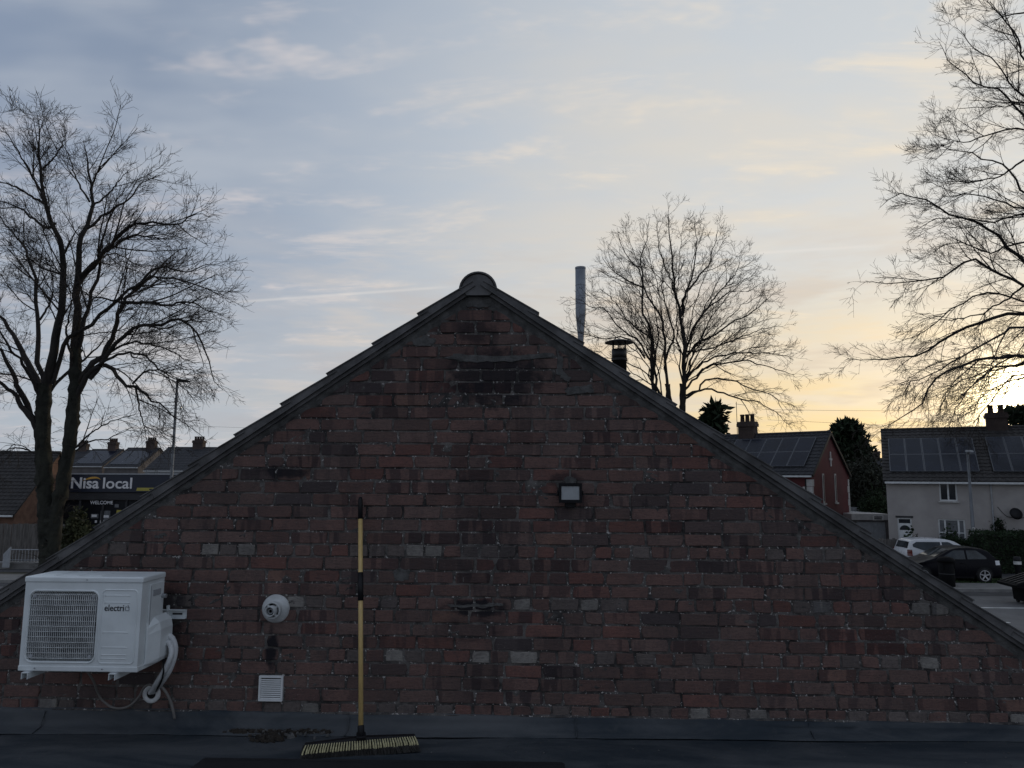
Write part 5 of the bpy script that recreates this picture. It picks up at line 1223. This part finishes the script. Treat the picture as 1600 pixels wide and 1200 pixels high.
# chimney by column on the ridge
d = ray(1169, 690); n_ = np.array([math.sin(ph), math.cos(ph)]); b0 = np.array(loc[:2])+n_*DR/2
t, s = np.linalg.solve(np.array([[d[0], -e_[0]], [d[1], -e_[1]]]), b0); zt = 4.4+ray(1169, 647)[2]*t
chimney(rh, s, DR/2, ZR_-.7, zt, 1.05, 0.7, 'brick_far', 3)
am = MB(); am.tube([(s-.75, DR/2, ZR_), (s-.75, DR/2, zt+0.9)], 0.02, 5); am.tube([(s-.75, DR/2, zt+.75), (s-.1, DR/2, zt+.62)], 0.012, 4)
for k in range(5): am.tube([(s-.7+.13*k, DR/2-.25, zt+.74-.025*k), (s-.7+.13*k, DR/2+.25, zt+.74-.025*k)], 0.008, 4)
am.build('aerial', M_['black_plastic'], rh)

# garage between the two houses
g0 = atY(1331, 803, 46.5); g1 = atY(1388, 803, 46.5); gr_ = empty('garage', (g0[0], 46.5, 0), 0, 'low flat-roofed pale garage between the red and grey houses', 'garage')
gwid = g1[0]-g0[0]; gz = g0[2]
wv = MB(); wall_openings(wv, 0, gwid, 0, gz-.36, [(0.25, gwid-.2, 0, gz-.46)], 0.0, 0.12); wv.box(0, gwid, .15, 5, 0, gz-.37); wv.build('wall', M_['brick_grey'], gr_)
MB().box(-.05, gwid+.05, -0.08, 5.1, gz-.36, gz).build('fascia', M_['quoin'], gr_)
MB().box(0.25, gwid-.2, 0.08, 0.12, 0, gz-.46).build('garage_door', M_['rail_white'], gr_)
for k in range(5): MB().box(0.30+k*(gwid-.55)/5, 0.30+(k+.92)*(gwid-.55)/5, 0.066, 0.082, 0.05, gz-.50).build('door_panel', M_['rail_white'], gr_)
s0 = atY(1364, 806, 46.4)[0]-g0[0]; sgn = MB().box(s0, s0+0.62, -0.11, -0.085, gz-.37, gz-.08).build('sign', M_['line_paint'], gr_)
for zz, ww in ((gz-.17, .5), (gz-.28, .46)): MB().box(s0+.06, s0+.06+ww, -0.113, -0.1105, zz-.035, zz+.035).build('worn_sign_line', M_['asphalt_dark'], sgn)
sh_ = empty('garden_shed', (atY(1331, 795, 50)[0], 50.5, 0), 0, 'flat grey shed roof just above the garage by the red gable', 'shed')
zz = atY(1340, 793, 50.5)[2]; MB().box(0, 1.0, 0, 1.0, 0, zz-.25).build('wall', M_['fence_wood'], sh_); MB().box(-.05, 1.05, -.08, 1.1, zz-.25, zz).build('roof', M_['rail_white'], sh_)
# far house between them
f0 = atY(1368, 713, 88.0); fh, _, _, _ = gable_house('far_house', (f0[0], 88, 0), 0, 9, 7, f0[2]-2.1, f0[2]-.2, 'distant dark house roof with one chimney behind the bushes', 'brick_grey', 'roof_slate', [], tw=.6, tg=.6)
chimney(fh, 1.35, 3.5, f0[2]-.5, atY(1383, 700, 91.5)[2], 1.2, .8, 'brick_far', 2)

# ------------------------------------------------------------------ left side: shop, bungalow, terraces
SY = 43.0; q0 = atY(92, 741, SY); q1 = atY(345, 745, SY); shp = empty('corner_shop', (q0[0], SY, 0), 0, 'shop with a long navy sign in white letters left of the gable', 'shop')
sw = q1[0]-q0[0]; zt, zb_ = atY(180, 741.5, SY)[2], atY(180, 769, SY)[2]; zc2 = atY(180, 781, SY)[2]
MB().box(0, sw, 0.45, 12, 0, zt-.15).build('wall', M_['brick_grey'], shp)
fas = MB().box(0, sw, -0.12, 0.4, zb_, zt).build('sign_fascia', M_['sign_navy'], shp, bevel=0.01)
MB().box(-.02, sw+.02, -0.15, 0.42, zt, zt+.07).build('fascia_trim', M_['grey_plastic'], shp)
MB().box(0, sw, -0.04, 0.4, zc2, zb_-.02).build('shutter_box', M_['asphalt_dark'], shp)
pxm = 1150/SY
tx0 = atY(113, 760, SY)[0]-q0[0]; zbase = atY(150, 762.8, SY)[2]
text_part('lettering', 'Nisa', 0.90, M_['sign_white'], fas, (tx0-.05, -0.122, zbase), extrude=0.02, offset=0.018, sx=1.06)
lx0 = atY(161.5, 760, SY)[0]-q0[0]
text_part('lettering', 'local', 0.90, M_['sign_white'], fas, (lx0, -0.122, zbase), extrude=0.02, offset=0.012, sx=1.10)
ar = MB(); ap = [(132, 750.5), (140, 747.5), (148, 746), (155, 746.5), (159, 749)]
pp = [atY(u, v, SY)-np.array([q0[0], SY, 0]) for u, v in ap]; up_ = [(p[0], p[2]) for p in spline([tuple(p) for p in pp], 12)]
th = [0.02+0.07*math.sin(math.pi*k/11) for k in range(12)]
ar.prism([(p[0], p[1]+t_*.5) for p, t_ in zip(up_, th)]+[(p[0], p[1]-t_*.8) for p, t_ in list(zip(up_, th))[::-1]], lambda p, d: (p[0], d, p[1]), -0.142, -0.124); ar.build('arc_emblem', M_['sign_orange'], fas)
y0_, y1_ = atY(215, 762, SY), atY(262, 767, SY)
MB().prism([(y0_[0]-q0[0]+.05, y0_[2]), (y1_[0]-q0[0], y0_[2]), (y1_[0]-q0[0], y1_[2]), (y0_[0]-q0[0], y1_[2])], lambda p, d: (p[0], d, p[1]), -0.14, -0.124).build('sign_strip', M_['sign_yellow'], fas)
mk_ = atY(237, 764.4, SY); MB().box(mk_[0]-q0[0]-.08, mk_[0]-q0[0]+.08, -0.146, -0.1405, mk_[2]-.035, mk_[2]+.035).build('strip_mark', M_['asphalt_dark'], fas)
# glazed shopfront: mullions, panes, window lettering
nb = 7
for k in range(nb+1):
    x_ = sw*k/nb; MB().box(x_-.06, x_+.06, 0.02, 0.14, 0, zc2).build('mullion', M_['asphalt_dark'], shp)
for k in range(nb):
    MB().box(sw*k/nb+.06, sw*(k+1)/nb-.06, 0.10, 0.13, 0.25, zc2-.05).build('pane', M_['shop_dark'], shp)
    MB().box(sw*k/nb+.06, sw*(k+1)/nb-.06, 0.06, 0.14, 0, 0.25).build('stall_riser', M_['asphalt_dark'], shp)
wz = atY(156, 787.8, SY)
text_part('window_lettering', 'WELCOME', 0.285, M_['sign_white'], shp, (atY(140.5, 787, SY)[0]-q0[0], 0.012, wz[2]), extrude=0.004, offset=0.004, sx=1.0)
for (u0, u1, v0, v1, mt) in ((141, 152, 803, 810, 'net_curtain'), (156, 170, 798, 816, 'net_curtain'), (181, 200, 797, 806, 'sign_yellow'), (178, 184, 788, 793, 'net_curtain')):
    a_, b_ = atY(u0, v0, SY), atY(u1, v1, SY); MB().box(a_[0]-q0[0], b_[0]-q0[0], 0.085, 0.098, b_[2], a_[2]).build('window_poster', M_[mt], shp)
for (u0, v0, w_) in ((142, 806, .3), (157, 807, .45), (147, 815, .12), (155, 815, .3)):
    a_ = atY(u0, v0, SY); MB().box(a_[0]-q0[0], a_[0]-q0[0]+w_, 0.074, 0.084, a_[2]-.07, a_[2]+.07).build('poster_line', M_['sign_white'], shp)

# bungalow behind the fence, far left
B0 = atY(23, 803, 39.0); LB = 10.0
bh, bw, bro, bk_ = gable_house('bungalow', (B0[0]-LB, 39.0, 0), 0, LB, 6.4, B0[2]+.15, B0[2]+3.35, 'low orange brick bungalow with a steep dark roof behind the fence', 'orange_brick', 'roof_brown', [], over=0.2, tw=.28, tg=.26)
# terrace houses beyond the shop
def terrace(u0, v0, Y, Lh, Dh, zr_add, chu, chv, label, pan, seed):
    p = atY(u0, v0, Y); ze = p[2]
    h, _, ro, k = gable_house('terrace_house', (p[0]-Lh, Y, 0), 0, Lh, Dh, ze, ze+zr_add, label, 'brick_grey', 'roof_slate', [], over=0.15, tw=.5, tg=.45)
    h['group'] = 'terrace houses beyond the shop'
    if pan: solar(ro, (0.35 if pan == 2 else .25, 0.5, ze+.5*k), (1, 0, 0), (0, 1, k), (Lh-.6)/3-.02, 2.15, 3, 2)
    Yc = Y+Dh/2; c = atY(chu, chv, Yc); chimney(h, c[0]-(p[0]-Lh), Dh/2, ze+zr_add-.6, c[2], 1.25, .9, 'brick_far', 4)
    return h
terrace(160, 728, 104, 4.6, 10.0, 2.5, 178, 685, 'terrace house roof with one chimney, left of the panelled one beyond the shop', 1, 1)
terrace(216, 729.5, 98, 4.6, 11.0, 2.7, 238, 683.5, 'terrace house with pale shining solar panels beyond the shop sign', 2, 2)
th3 = terrace(420, 735, 84, 14.5, 10.5, 2.75, 312, 682, 'wide dark-roofed terrace house right of the lamp post beyond the shop', 0, 3)
MB().box(th3['label'] and 0.0, 14.5, -.02, 0.05, atY(300, 741, 84)[2], atY(300, 736, 84)[2]).build('fascia_board', M_['rail_white'], th3)
terrace(118, 728, 110, 4.6, 10.0, 2.5, 132, 688, 'terrace house roof mostly hidden behind the bare tree stems', 0, 4)

# fence, low wall and railing by the tree
def board_fence(x0, x1, y, h, name, label, bwid=0.145, seed=1):
    rq = random.Random(seed); f = empty(name, (x0, y, 0), 0, label, 'fence'); n = int((x1-x0)/bwid); bmsh = []
    for j in range(4):
        m_ = MB().hexa([(0, 0, 0), (bwid-.008, 0.006, 0), (bwid-.008, .022, 0), (0, .022, 0), (0, 0, h+.02*j-.02), (bwid-.008, 0.006, h+.02*j-.02), (bwid-.008, .022, h+.02*j-.02), (0, .022, h+.02*j-.02)]).mesh('board'); m_.materials.append(M_['fence_wood']); bmsh.append(m_)
    for k in range(n):
        o = mesh_obj('board', rq.choice(bmsh), None, f); o.location = (k*bwid, rq.uniform(-.006, .006), 0.06); o.rotation_euler = (0, rq.uniform(-.012, .012), 0)
    for k in range(int((x1-x0)/1.8)+1): MB().box(k*1.8-.05, k*1.8+.05, 0.025, 0.125, 0, h+.06).build('post', M_['fence_wood'], f)
    for zz in (.4, h-.3): MB().box(0, x1-x0, .0235, .07, zz-.045, zz+.045).build('rail', M_['fence_wood'], f)
    return f
fx0, fx1 = atY(-30, 840, 37.5)[0], atY(111, 840, 37.5)[0]
board_fence(fx0, fx1, 37.5, 4.4-(822-743)/1150*37.5, 'board_fence', 'grey wooden board fence behind the bare tree and white railing', seed=2)
lwl = empty('low_wall', (fx0, 34.6, 0), 0, 'low pale concrete wall under the white railing', 'wall'); MB().box(0, atY(118, 880, 34.6)[0]-fx0, 0, .2, 0, 0.26).build('wall_core', M_['paving'], lwl); MB().box(-.02, atY(118, 880, 34.6)[0]-fx0+.02, -.03, .23, .26, .33).build('coping', M_['kerbstone'], lwl)
rl = empty('metal_railing', (atY(14, 880, 34.7)[0], 34.7, 0.33), 0, 'white metal railing standing on the low wall by the tree', 'railing'); RL_ = atY(112, 880, 34.7)[0]-rl.location.x; zt_ = atY(60, 859, 34.7)[2]-.33
MB().tube([(0, 0, zt_), (RL_, 0, zt_)], .022, 8).build('top_rail', M_['rail_white'], rl); MB().tube([(0, 0, .08), (RL_, 0, .08)], .015, 8).build('bottom_rail', M_['rail_white'], rl)
nbar = int(RL_/.15)
for k in range(nbar+1): MB().tube([(RL_*k/nbar, 0, 0), (RL_*k/nbar, 0, zt_)], .012 if k % 12 else .03, 6).build('bar', M_['rail_white'], rl)
gp = empty('gate_pillar', (atY(6, 890, 34.3)[0], 34.3, 0.1), 0, 'pale sloped end panel at the left end of the railing', 'pillar')
MB().prism([(0, 0), (0.0, .62), (.30, .95), (0.34, .95), (.34, 0)], lambda p, d: (p[0]-.1, d, p[1]), 0, .06).build('panel', M_['grey_plastic'], gp, bevel=.01)

# ------------------------------------------------------------------ lamp posts, stack, wires
lb = atY(268, 745, 33.2); lp_ = empty('street_lamp', (lb[0], 33.2, 0), 0, 'tall grey street lamp with a flat lantern left of the gable', 'street lamp', 'street lamps'); zt = atY(274.5, 594, 33.2)[2]
MB().tube([(0, 0, 0), (0, 0, 1.2), (0, 0, 1.25), (0, 0, zt)], [.10, .10, .075, .055], 12).build('column', M_['lamp_steel'], lp_, True)
MB().hexa([(0.0, -.13, zt-.06), (.62, -.10, zt-.10), (.62, .10, zt-.10), (0.0, .13, zt-.06), (0.06, -.10, zt+.07), (.50, -.06, zt+.0), (.50, .06, zt+.0), (.06, .10, zt+.07)]).build('lantern', M_['black_plastic'], lp_, bevel=.02)
MB().box(.12, .50, -.08, .08, zt-.105, zt-.088).build('lantern_glass', M_['glass'], lp_)
MB().tube([(-.02, 0, zt+.0), (.14, 0, zt+.0)], .045, 8).build('spigot', M_['lamp_steel'], lp_)
lb = atY(1523, 862, 36.6); l2 = empty('street_lamp', (lb[0], 36.6, 0), 0, 'slim grey street lamp in front of the grey house', 'street lamp', 'street lamps'); zt = atY(1515, 706, 36.6)[2]
MB().tube([(0, 0, 0), (0, 0, 1.3), (0, 0, 1.35), (0, 0, zt)], [.11, .11, .085, .05], 12).build('column', M_['lamp_steel'], l2, True)
MB().box(-.075, .015, -.10, -.07, 4.4-(838-748)/1150*36.6, 4.4-(820-748)/1150*36.6).build('number_plate', M_['line_paint'], l2)
MB().hexa([(-.07, -.45, zt-.04), (.07, -.45, zt-.04), (.07, .05, zt-.02), (-.07, .05, zt-.02), (-.05, -.4, zt+.06), (.05, -.4, zt+.06), (.08, .05, zt+.09), (-.08, .05, zt+.09)]).build('lantern', M_['rail_white'], l2, bevel=.02)
SYK = 130.0; sb_ = atY(909, 700, SYK); st = empty('steel_stack', (sb_[0], SYK, 0), 0, 'tall grey steel exhaust stack rising behind the gable roof', 'chimney stack'); zt = atY(909, 418, SYK)[2]; zk = atY(909, 490, SYK)[2]; zn = atY(909, 534, SYK)[2]
rw_ = 8.3*SYK/1150; MB().lathe([(rw_*1.1, 0), (rw_*.52, 6), (rw_*.52, zn), (rw_, zk), (rw_, zt), (rw_*.9, zt), (rw_*.9, zt-2)], sides=32).build('shell', M_['stack'], st, True)
for f in (0.25, .6): MB().lathe([(rw_*1.0, zk+(zt-zk)*f), (rw_*1.02, zk+(zt-zk)*f), (rw_*1.02, zk+(zt-zk)*f+.12), (rw_, zk+(zt-zk)*f+.12)], sides=32).build('seam_band', M_['stack'], st)
MB().lathe([(rw_*1.0, zt-.3), (rw_*1.04, zt-.3), (rw_*1.04, zt+.02), (rw_*.9, zt+.02)], sides=32).build('rim', M_['stack'], st)
for (u0, v0, u1, v1, Y, lab) in ((1190, 640, 1640, 632, 52, 'upper thin overhead wire across the yellow sky at right'), (1200, 656, 1640, 664, 56, 'lower thin overhead wire across the yellow sky at right'), (262, 664, 640, 668, 70, 'thin overhead wire across the pale sky left of the gable')):
    a_, b_ = atY(u0, v0, Y), atY(u1, v1, Y+2); mid = (a_+b_)/2; mid[2] -= .25
    w_ = MB().tube([tuple(p) for p in spline([a_, mid, b_], 16)], 0.009, 4).build('overhead_wire', M_['black_plastic']); tag(w_, lab, 'wire')

# ------------------------------------------------------------------ garden edge right: fence, hedges, shrubs, bollard, bins
fa, fb = atY(1376, 850, 37.2)[0], atY(1418, 850, 37.2)[0]
board_fence(fa, fb, 37.2, atY(1400, 844, 37.2)[2], 'garden_fence', 'weathered wooden board fence in front of the grey house door', seed=5)
hedge('low_hedge', fb+.1, atY(1534, 850, 37.4)[0], 37.2, 38.0, atY(1470, 845, 37.4)[2], 'low dark hedge behind the white car', 1, 7000)
hedge('tall_hedge', atY(1536, 850, 35.6)[0], atY(1700, 850, 35.6)[0], 35.4, 36.8, atY(1560, 834, 35.6)[2], 'tall clipped dark hedge right of the black car', 2, 11000)
conifer('clipped_shrub', 1562, 814, 850, 1546, 1594, 37.6, 'pointed dark shrub standing above the tall hedge', 9, 3000, 0.14, lambda h: np.clip(1.05-h, .08, 1), z0=1.0)
bush('window_shrub', 1487, 850, 38.3, 0.5, 0.4, 0.95, 'small spiky shrub below the lower window of the grey house', 10, 900, 0.14, z0=0.05, cat='shrub')
bush('door_shrub', 1424, 845, 37.9, 0.35, 0.3, 0.85, 'thin straggly shrub beside the white front door', 11, 160, 0.16, z0=0.3, cat='shrub')
bp = atZ(1592, 908, 0.1); bo = empty('bollard', (bp[0], bp[1], 0.1), 0, 'black bollard with a white reflective band by the tall hedge', 'bollard')
MB().lathe([(.11, 0), (.11, .55), (.145, .62), (.145, .95), (.11, 1.02), (.001, 1.03)], sides=16).build('post', M_['black_plastic'], bo, True); MB().lathe([(.146, .70), (.150, .70), (.150, .83), (.146, .83)], sides=16).build('reflective_band', M_['line_paint'], bo)
lbn = atZ(1468, 913, 0.1); lt = empty('litter_bin', (lbn[0], lbn[1]-.6, 0.1), 0, 'black litter bin with a domed lid in front of the black car', 'litter bin')
MB().lathe([(.27, 0), (.29, .05), (.29, .97), (.27, .98)], sides=20).build('drum', M_['bin_black'], lt, True); MB().lathe([(.31, .96), (.33, .98), (.33, 1.04), (.26, 1.14), (.10, 1.18), (.001, 1.185)], sides=20).build('lid', M_['bin_black'], lt, True)
for k in range(4): MB().box(-.03+.27*math.cos(k*math.pi/2+.78), .03+.27*math.cos(k*math.pi/2+.78), -.03+.27*math.sin(k*math.pi/2+.78), .03+.27*math.sin(k*math.pi/2+.78), .72, .97).build('lid_post', M_['bin_black'], lt)
MB().lathe([(.291, .50), (.294, .50), (.294, .53), (.291, .53)], sides=20).build('hoop', M_['asphalt_dark'], lt)
wb = atZ(1603, 946, 0.0); wl_ = empty('waste_bin', (wb[0], wb[1], 0), R(-4), 'large black waste bin with a sloped ribbed lid at the right edge', 'waste bin')
MB().hexa([(0.02, 0, .1), (1.2, 0, .1), (1.2, .8, .1), (.02, .8, .1), (0, -.04, .62), (1.22, -.04, .62), (1.22, .84, .62), (0, .84, .62)]).build('body', M_['bin_black'], wl_, bevel=.02)
lid_p = [(-.42, .70), (-.36, .60), (1.7, .50), (1.7, 1.22), (.55, 1.02)]
MB().prism(lid_p, lambda p, d: (p[0], d, p[1]), -.22, 1.0).build('lid', M_['bin_black'], wl_, bevel=.02)
for k in range(5):
    yy = -.12+.25*k; MB().beam((-.30, yy, .752), (.55, yy, 1.035), .09, .03).build('lid_rib', M_['black_plastic'], wl_)
for sx_ in (.12, 1.08):
    for yy in (.1, .7): MB().lathe([(.001, -.03), (.09, -.03), (.09, .03), (.001, .03)], (sx_, yy, .09), (1, 0, 0), 14).build('wheel', M_['tyre'], wl_)

# ------------------------------------------------------------------ cars
def lerp_t(tab, x):
    for (a, va), (b, vb) in zip(tab, tab[1:]):
        if a <= x <= b: t = (x-a)/(b-a); return va+(vb-va)*(t*t*(3-2*t) if False else t)
    return tab[-1][1] if x > tab[-1][0] else tab[0][1]
def make_car(name, loc, rz, label, paint, Lc, top, belt, wheels, wr, halfw, win, glass_front, glass_rear, lamps, spokes=5, wide_belt=0.93):
    """side profile tables along x (0 front .. Lc rear), lofted sections"""
    car = empty(name, loc, rz, label, 'car', 'cars parked by the hedge')
    bot = 0.20
    def hw(x, z):
        e = min(x, Lc-x); tap = 1-0.16*max(0, 1-e/0.55)**2
        b = belt(x)
        if z <= b: t = (z-bot)/(b-bot); s = 0.93+0.07*math.sin(math.pi*min(1, max(0, t*0.95+0.05)))
        else: s = 0.955-0.30*min(1.2, (z-b)/0.55)*0.62
        return halfw*tap*s
    N = 56; V = []; Fq = []; K = 13
    xs_ = [Lc*(0.5-0.5*math.cos(math.pi*i/N)) for i in range(N+1)]
    for x in xs_:
        tz = lerp_t(top, x); b = min(belt(x), tz-.03); row = []
        zz = [bot, bot+.12, (bot+b)*.5, b-.08, b, b+(tz-b)*.35, b+(tz-b)*.70, tz-.035]
        for z in zz: row.append((hw(x, z), z))
        wt = hw(x, tz-.035)
        row += [(wt*.93, tz-.008), (wt*.72, tz+.004), (wt*.45, tz+.012), (wt*.2, tz+.016), (0, tz+.017)]
        V += [(x, -y, z) for y, z in row]+[(x, y, z) for y, z in row[::-1][1:]]
    W2 = 2*K-1
    for i in range(N): Fq += [(i*W2+k, i*W2+k+1, (i+1)*W2+k+1, (i+1)*W2+k) for k in range(W2-1)]+[(i*W2+W2-1, i*W2, (i+1)*W2, (i+1)*W2+W2-1)]
    Fq += [tuple(range(W2)), tuple(N*W2+k for k in range(W2-1, -1, -1))]
    body = MB().add(V, Fq).build('body', M_[paint], car, True)
    def patch(name_, poly_fn, x0, x1, mat, par, side, n=14, m_=4, off=.006):
        v_, f_ = [], []
        for i in range(n+1):
            x = x0+(x1-x0)*i/n; za, zb2 = poly_fn(x)
            for j in range(m_+1):
                z = za+(zb2-za)*j/m_; v_.append((x, side*(hw(x, z)+off), z))
        for i in range(n):
            for j in range(m_): q = (i*(m_+1)+j, (i+1)*(m_+1)+j, (i+1)*(m_+1)+j+1, i*(m_+1)+j+1); f_.append(q if side < 0 else q[::-1])
        return MB().add(v_, f_).build(name_, M_[mat], par, True)
    for side in (-1, 1):
        for (x0, x1, fn) in win: patch('side_window', fn, x0, x1, 'car_glass', car, side)
        for xw in wheels:
            w = MB(); wy = side*(halfw-.10)
            w.lathe([(wr*.55, -.10), (wr*.9, -.11), (wr, -.07), (wr, .07), (wr*.9, .11), (wr*.66, .115)], (xw, wy, wr), (0, side, 0), 28)
            wo = w.build('wheel', M_['tyre'], car, True)
            rim_ = MB().lathe([(wr*.70, .095), (wr*.70, .118), (wr*.62, .118), (wr*.60, .07)], (xw, wy, wr), (0, side, 0), 28)
            for k in range(spokes):
                a0 = 2*math.pi*k/spokes+.3; c_, s2 = math.cos(a0), math.sin(a0)
                rim_.beam((xw+.04*c_, wy+side*.10, wr+.04*s2), (xw+wr*.63*c_, wy+side*.108, wr+wr*.63*s2), .035, .05, (-s2, 0, c_))
            rim_.lathe([(.001, .115), (.05, .115), (.06, .09)], (xw, wy, wr), (0, side, 0), 12)
            rim_.build('rim', M_['alloy'], wo)
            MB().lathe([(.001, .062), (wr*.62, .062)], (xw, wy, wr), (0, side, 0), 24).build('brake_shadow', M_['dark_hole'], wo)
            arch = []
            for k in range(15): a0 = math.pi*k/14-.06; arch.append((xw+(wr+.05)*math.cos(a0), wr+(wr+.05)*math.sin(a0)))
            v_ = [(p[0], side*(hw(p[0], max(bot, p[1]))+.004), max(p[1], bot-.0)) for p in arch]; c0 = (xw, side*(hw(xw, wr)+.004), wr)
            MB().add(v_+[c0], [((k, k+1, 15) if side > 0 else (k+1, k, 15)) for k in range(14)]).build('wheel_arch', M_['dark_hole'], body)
        patch('sill_trim', lambda x: (bot, bot+.07), wheels[0]+wr+.1, wheels[1]-wr-.1, 'black_plastic', car, side, off=.004)
        # door shut lines, handle, mirror
        for xd in ((win[0][0]+.12), (win[0][1]-.02)): patch('door_seam', lambda x: (bot+.10, belt(x)-.02), xd, xd+.012, 'dark_hole', body, side, n=1, off=.003)
        xh = win[0][1]-.25; zh = belt(xh)-.13; MB().box(xh, xh+.16, side*(hw(xh, zh)+.012)-.012, side*(hw(xh, zh)+.012)+.012, zh-.015, zh+.015).build('door_handle', M_[paint], body, bevel=.006)
        xm = win[0][0]+.22; zm = belt(xm)+.02
        MB().hexa([(xm-.09, side*(hw(xm, zm)+.02), zm), (xm+.09, side*(hw(xm, zm)+.02), zm), (xm+.08, side*(hw(xm, zm)+.20), zm+.02), (xm-.06, side*(hw(xm, zm)+.20), zm+.02), (xm-.08, side*(hw(xm, zm)+.02), zm+.13), (xm+.08, side*(hw(xm, zm)+.02), zm+.13), (xm+.08, side*(hw(xm, zm)+.20), zm+.14), (xm-.05, side*(hw(xm, zm)+.20), zm+.14)]).build('mirror', M_[paint], car, bevel=.02)
        for (nm, x0, x1, za, zb2, mt) in lamps: patch(nm, lambda x: (za, zb2), x0, x1, mt, car, side, n=5, off=.008)
    def screen(nm, x0, x1, fy=.80):
        v_, f_ = [], []; n = 8
        for i in range(n+1):
            x = x0+(x1-x0)*i/n; tz = lerp_t(top, x); w_ = hw(x, tz-.035)*fy
            for j in range(7): yy = -w_+2*w_*j/6; v_.append((x, yy, tz+.020+.006*(1-(abs(yy)/max(w_, .01)))))
        for i in range(n):
            for j in range(6): f_.append((i*7+j, (i+1)*7+j, (i+1)*7+j+1, i*7+j+1))
        MB().add(v_, f_).build(nm, M_['car_glass'], car, True)
    screen('windscreen', *glass_front); screen('rear_window', *glass_rear)
    MB().box(.01, .05, -.26, .26, .36, .47).build('number_plate', M_['line_paint'], car); MB().box(Lc-.05, Lc-.005, -.26, .26, .50, .61).build('number_plate', M_['line_paint'], car)
    return car
# black three-door hatchback, front to the left
wh = atZ(1541, 911, 0.095)
def hb_win(x): return (0.93, max(0.95, min(1.37, 0.94+(x-1.32)*0.62)))
topb = [(0, .55), (.12, .68), (.5, .82), (1.0, .93), (1.25, 1.0), (1.95, 1.36), (2.3, 1.44), (2.8, 1.45), (3.25, 1.40), (3.5, 1.30), (3.8, 1.0), (3.95, .88), (4.0, .55)]
blt = lambda x: min(.66+.14*min(x, 2.0), .94) if x < 2 else .94
make_car('black_hatchback', (wh[0]-3.30, wh[1]+.75, 0.09), 0, 'black hatchback with pale alloy wheels parked behind the litter bin', 'car_black', 4.0, topb, blt, (0.72, 3.22), .315, .84,
         [(1.42, 2.50, lambda x: (.97, max(.975, min(1.33, .97+(x-1.42)*.55)))), (2.58, 3.36, lambda x: (.97+.02*(x-2.58), min(1.33, 1.33-max(0, x-3.0)*.75)))], (1.32, 1.92), (3.52, 3.78),
         [('tail_lamp', 3.72, 3.93, .74, .92, 'clear_lens'), ('head_lamp', .12, .5, .58, .70, 'clear_lens')])
# white people carrier behind it, front to the right
whr = atY(1420, 880, 35.3)
topw = [(0, .60), (.12, .75), (.6, .92), (1.1, 1.06), (1.3, 1.14), (2.0, 1.55), (2.4, 1.63), (3.2, 1.66), (3.9, 1.62), (4.12, 1.52), (4.28, 1.1), (4.36, .95), (4.4, .55)]
bw_ = lambda x: min(.78+.12*min(x, 2.2), 1.04)
wcar = make_car('white_people_carrier', (whr[0]+4.1, 35.3+.9, 0.09), math.pi, 'white people carrier with dark windows parked between hedge and black car', 'car_white', 4.4, topw, bw_, (0.85, 3.50), .33, .88,
         [(1.55, 2.62, lambda x: (1.08, max(1.085, min(1.50, 1.08+(x-1.55)*.58)))), (2.70, 4.05, lambda x: (1.08+max(0, x-3.5)*.32, 1.50-max(0, x-3.85)*.6))], (1.38, 1.96), (4.14, 4.26),
         [('tail_lamp', 4.12, 4.34, .82, 1.12, 'red_lens'), ('head_lamp', .14, .55, .66, .80, 'clear_lens')])
wcar.scale = (0.93, 0.93, 0.93)

# ------------------------------------------------------------------ far belt of trees closing the horizon, grass blades on the verge
rs = np.random.RandomState(77); n = 26000
x_ = rs.uniform(-320, 320, n); ht = 5.0+1.6*np.sin(x_*.11)+1.2*np.sin(x_*.31+1)+.8*np.sin(x_*.9)
pts = np.stack([x_, 190+rs.uniform(-4, 4, n), rs.rand(n)**.7*ht], 1); V, F_ = leaf_cloud(rs, pts, 1.5, up=.4)
tag(foliage('far_treeline', V, F_, 'conifer', None), 'far low belt of trees along the horizon', 'trees', kind='stuff')
n = 9000; pts = np.stack([rs.uniform(12, 34, n), rs.uniform(32.0, 33.5, n), np.full(n, .10)], 1); V, F_ = leaf_cloud(rs, pts, .07, up=2.2)
tag(foliage('grass', V, F_, 'grass', None), 'short grass on the verge under the parked cars', 'grass', kind='stuff')
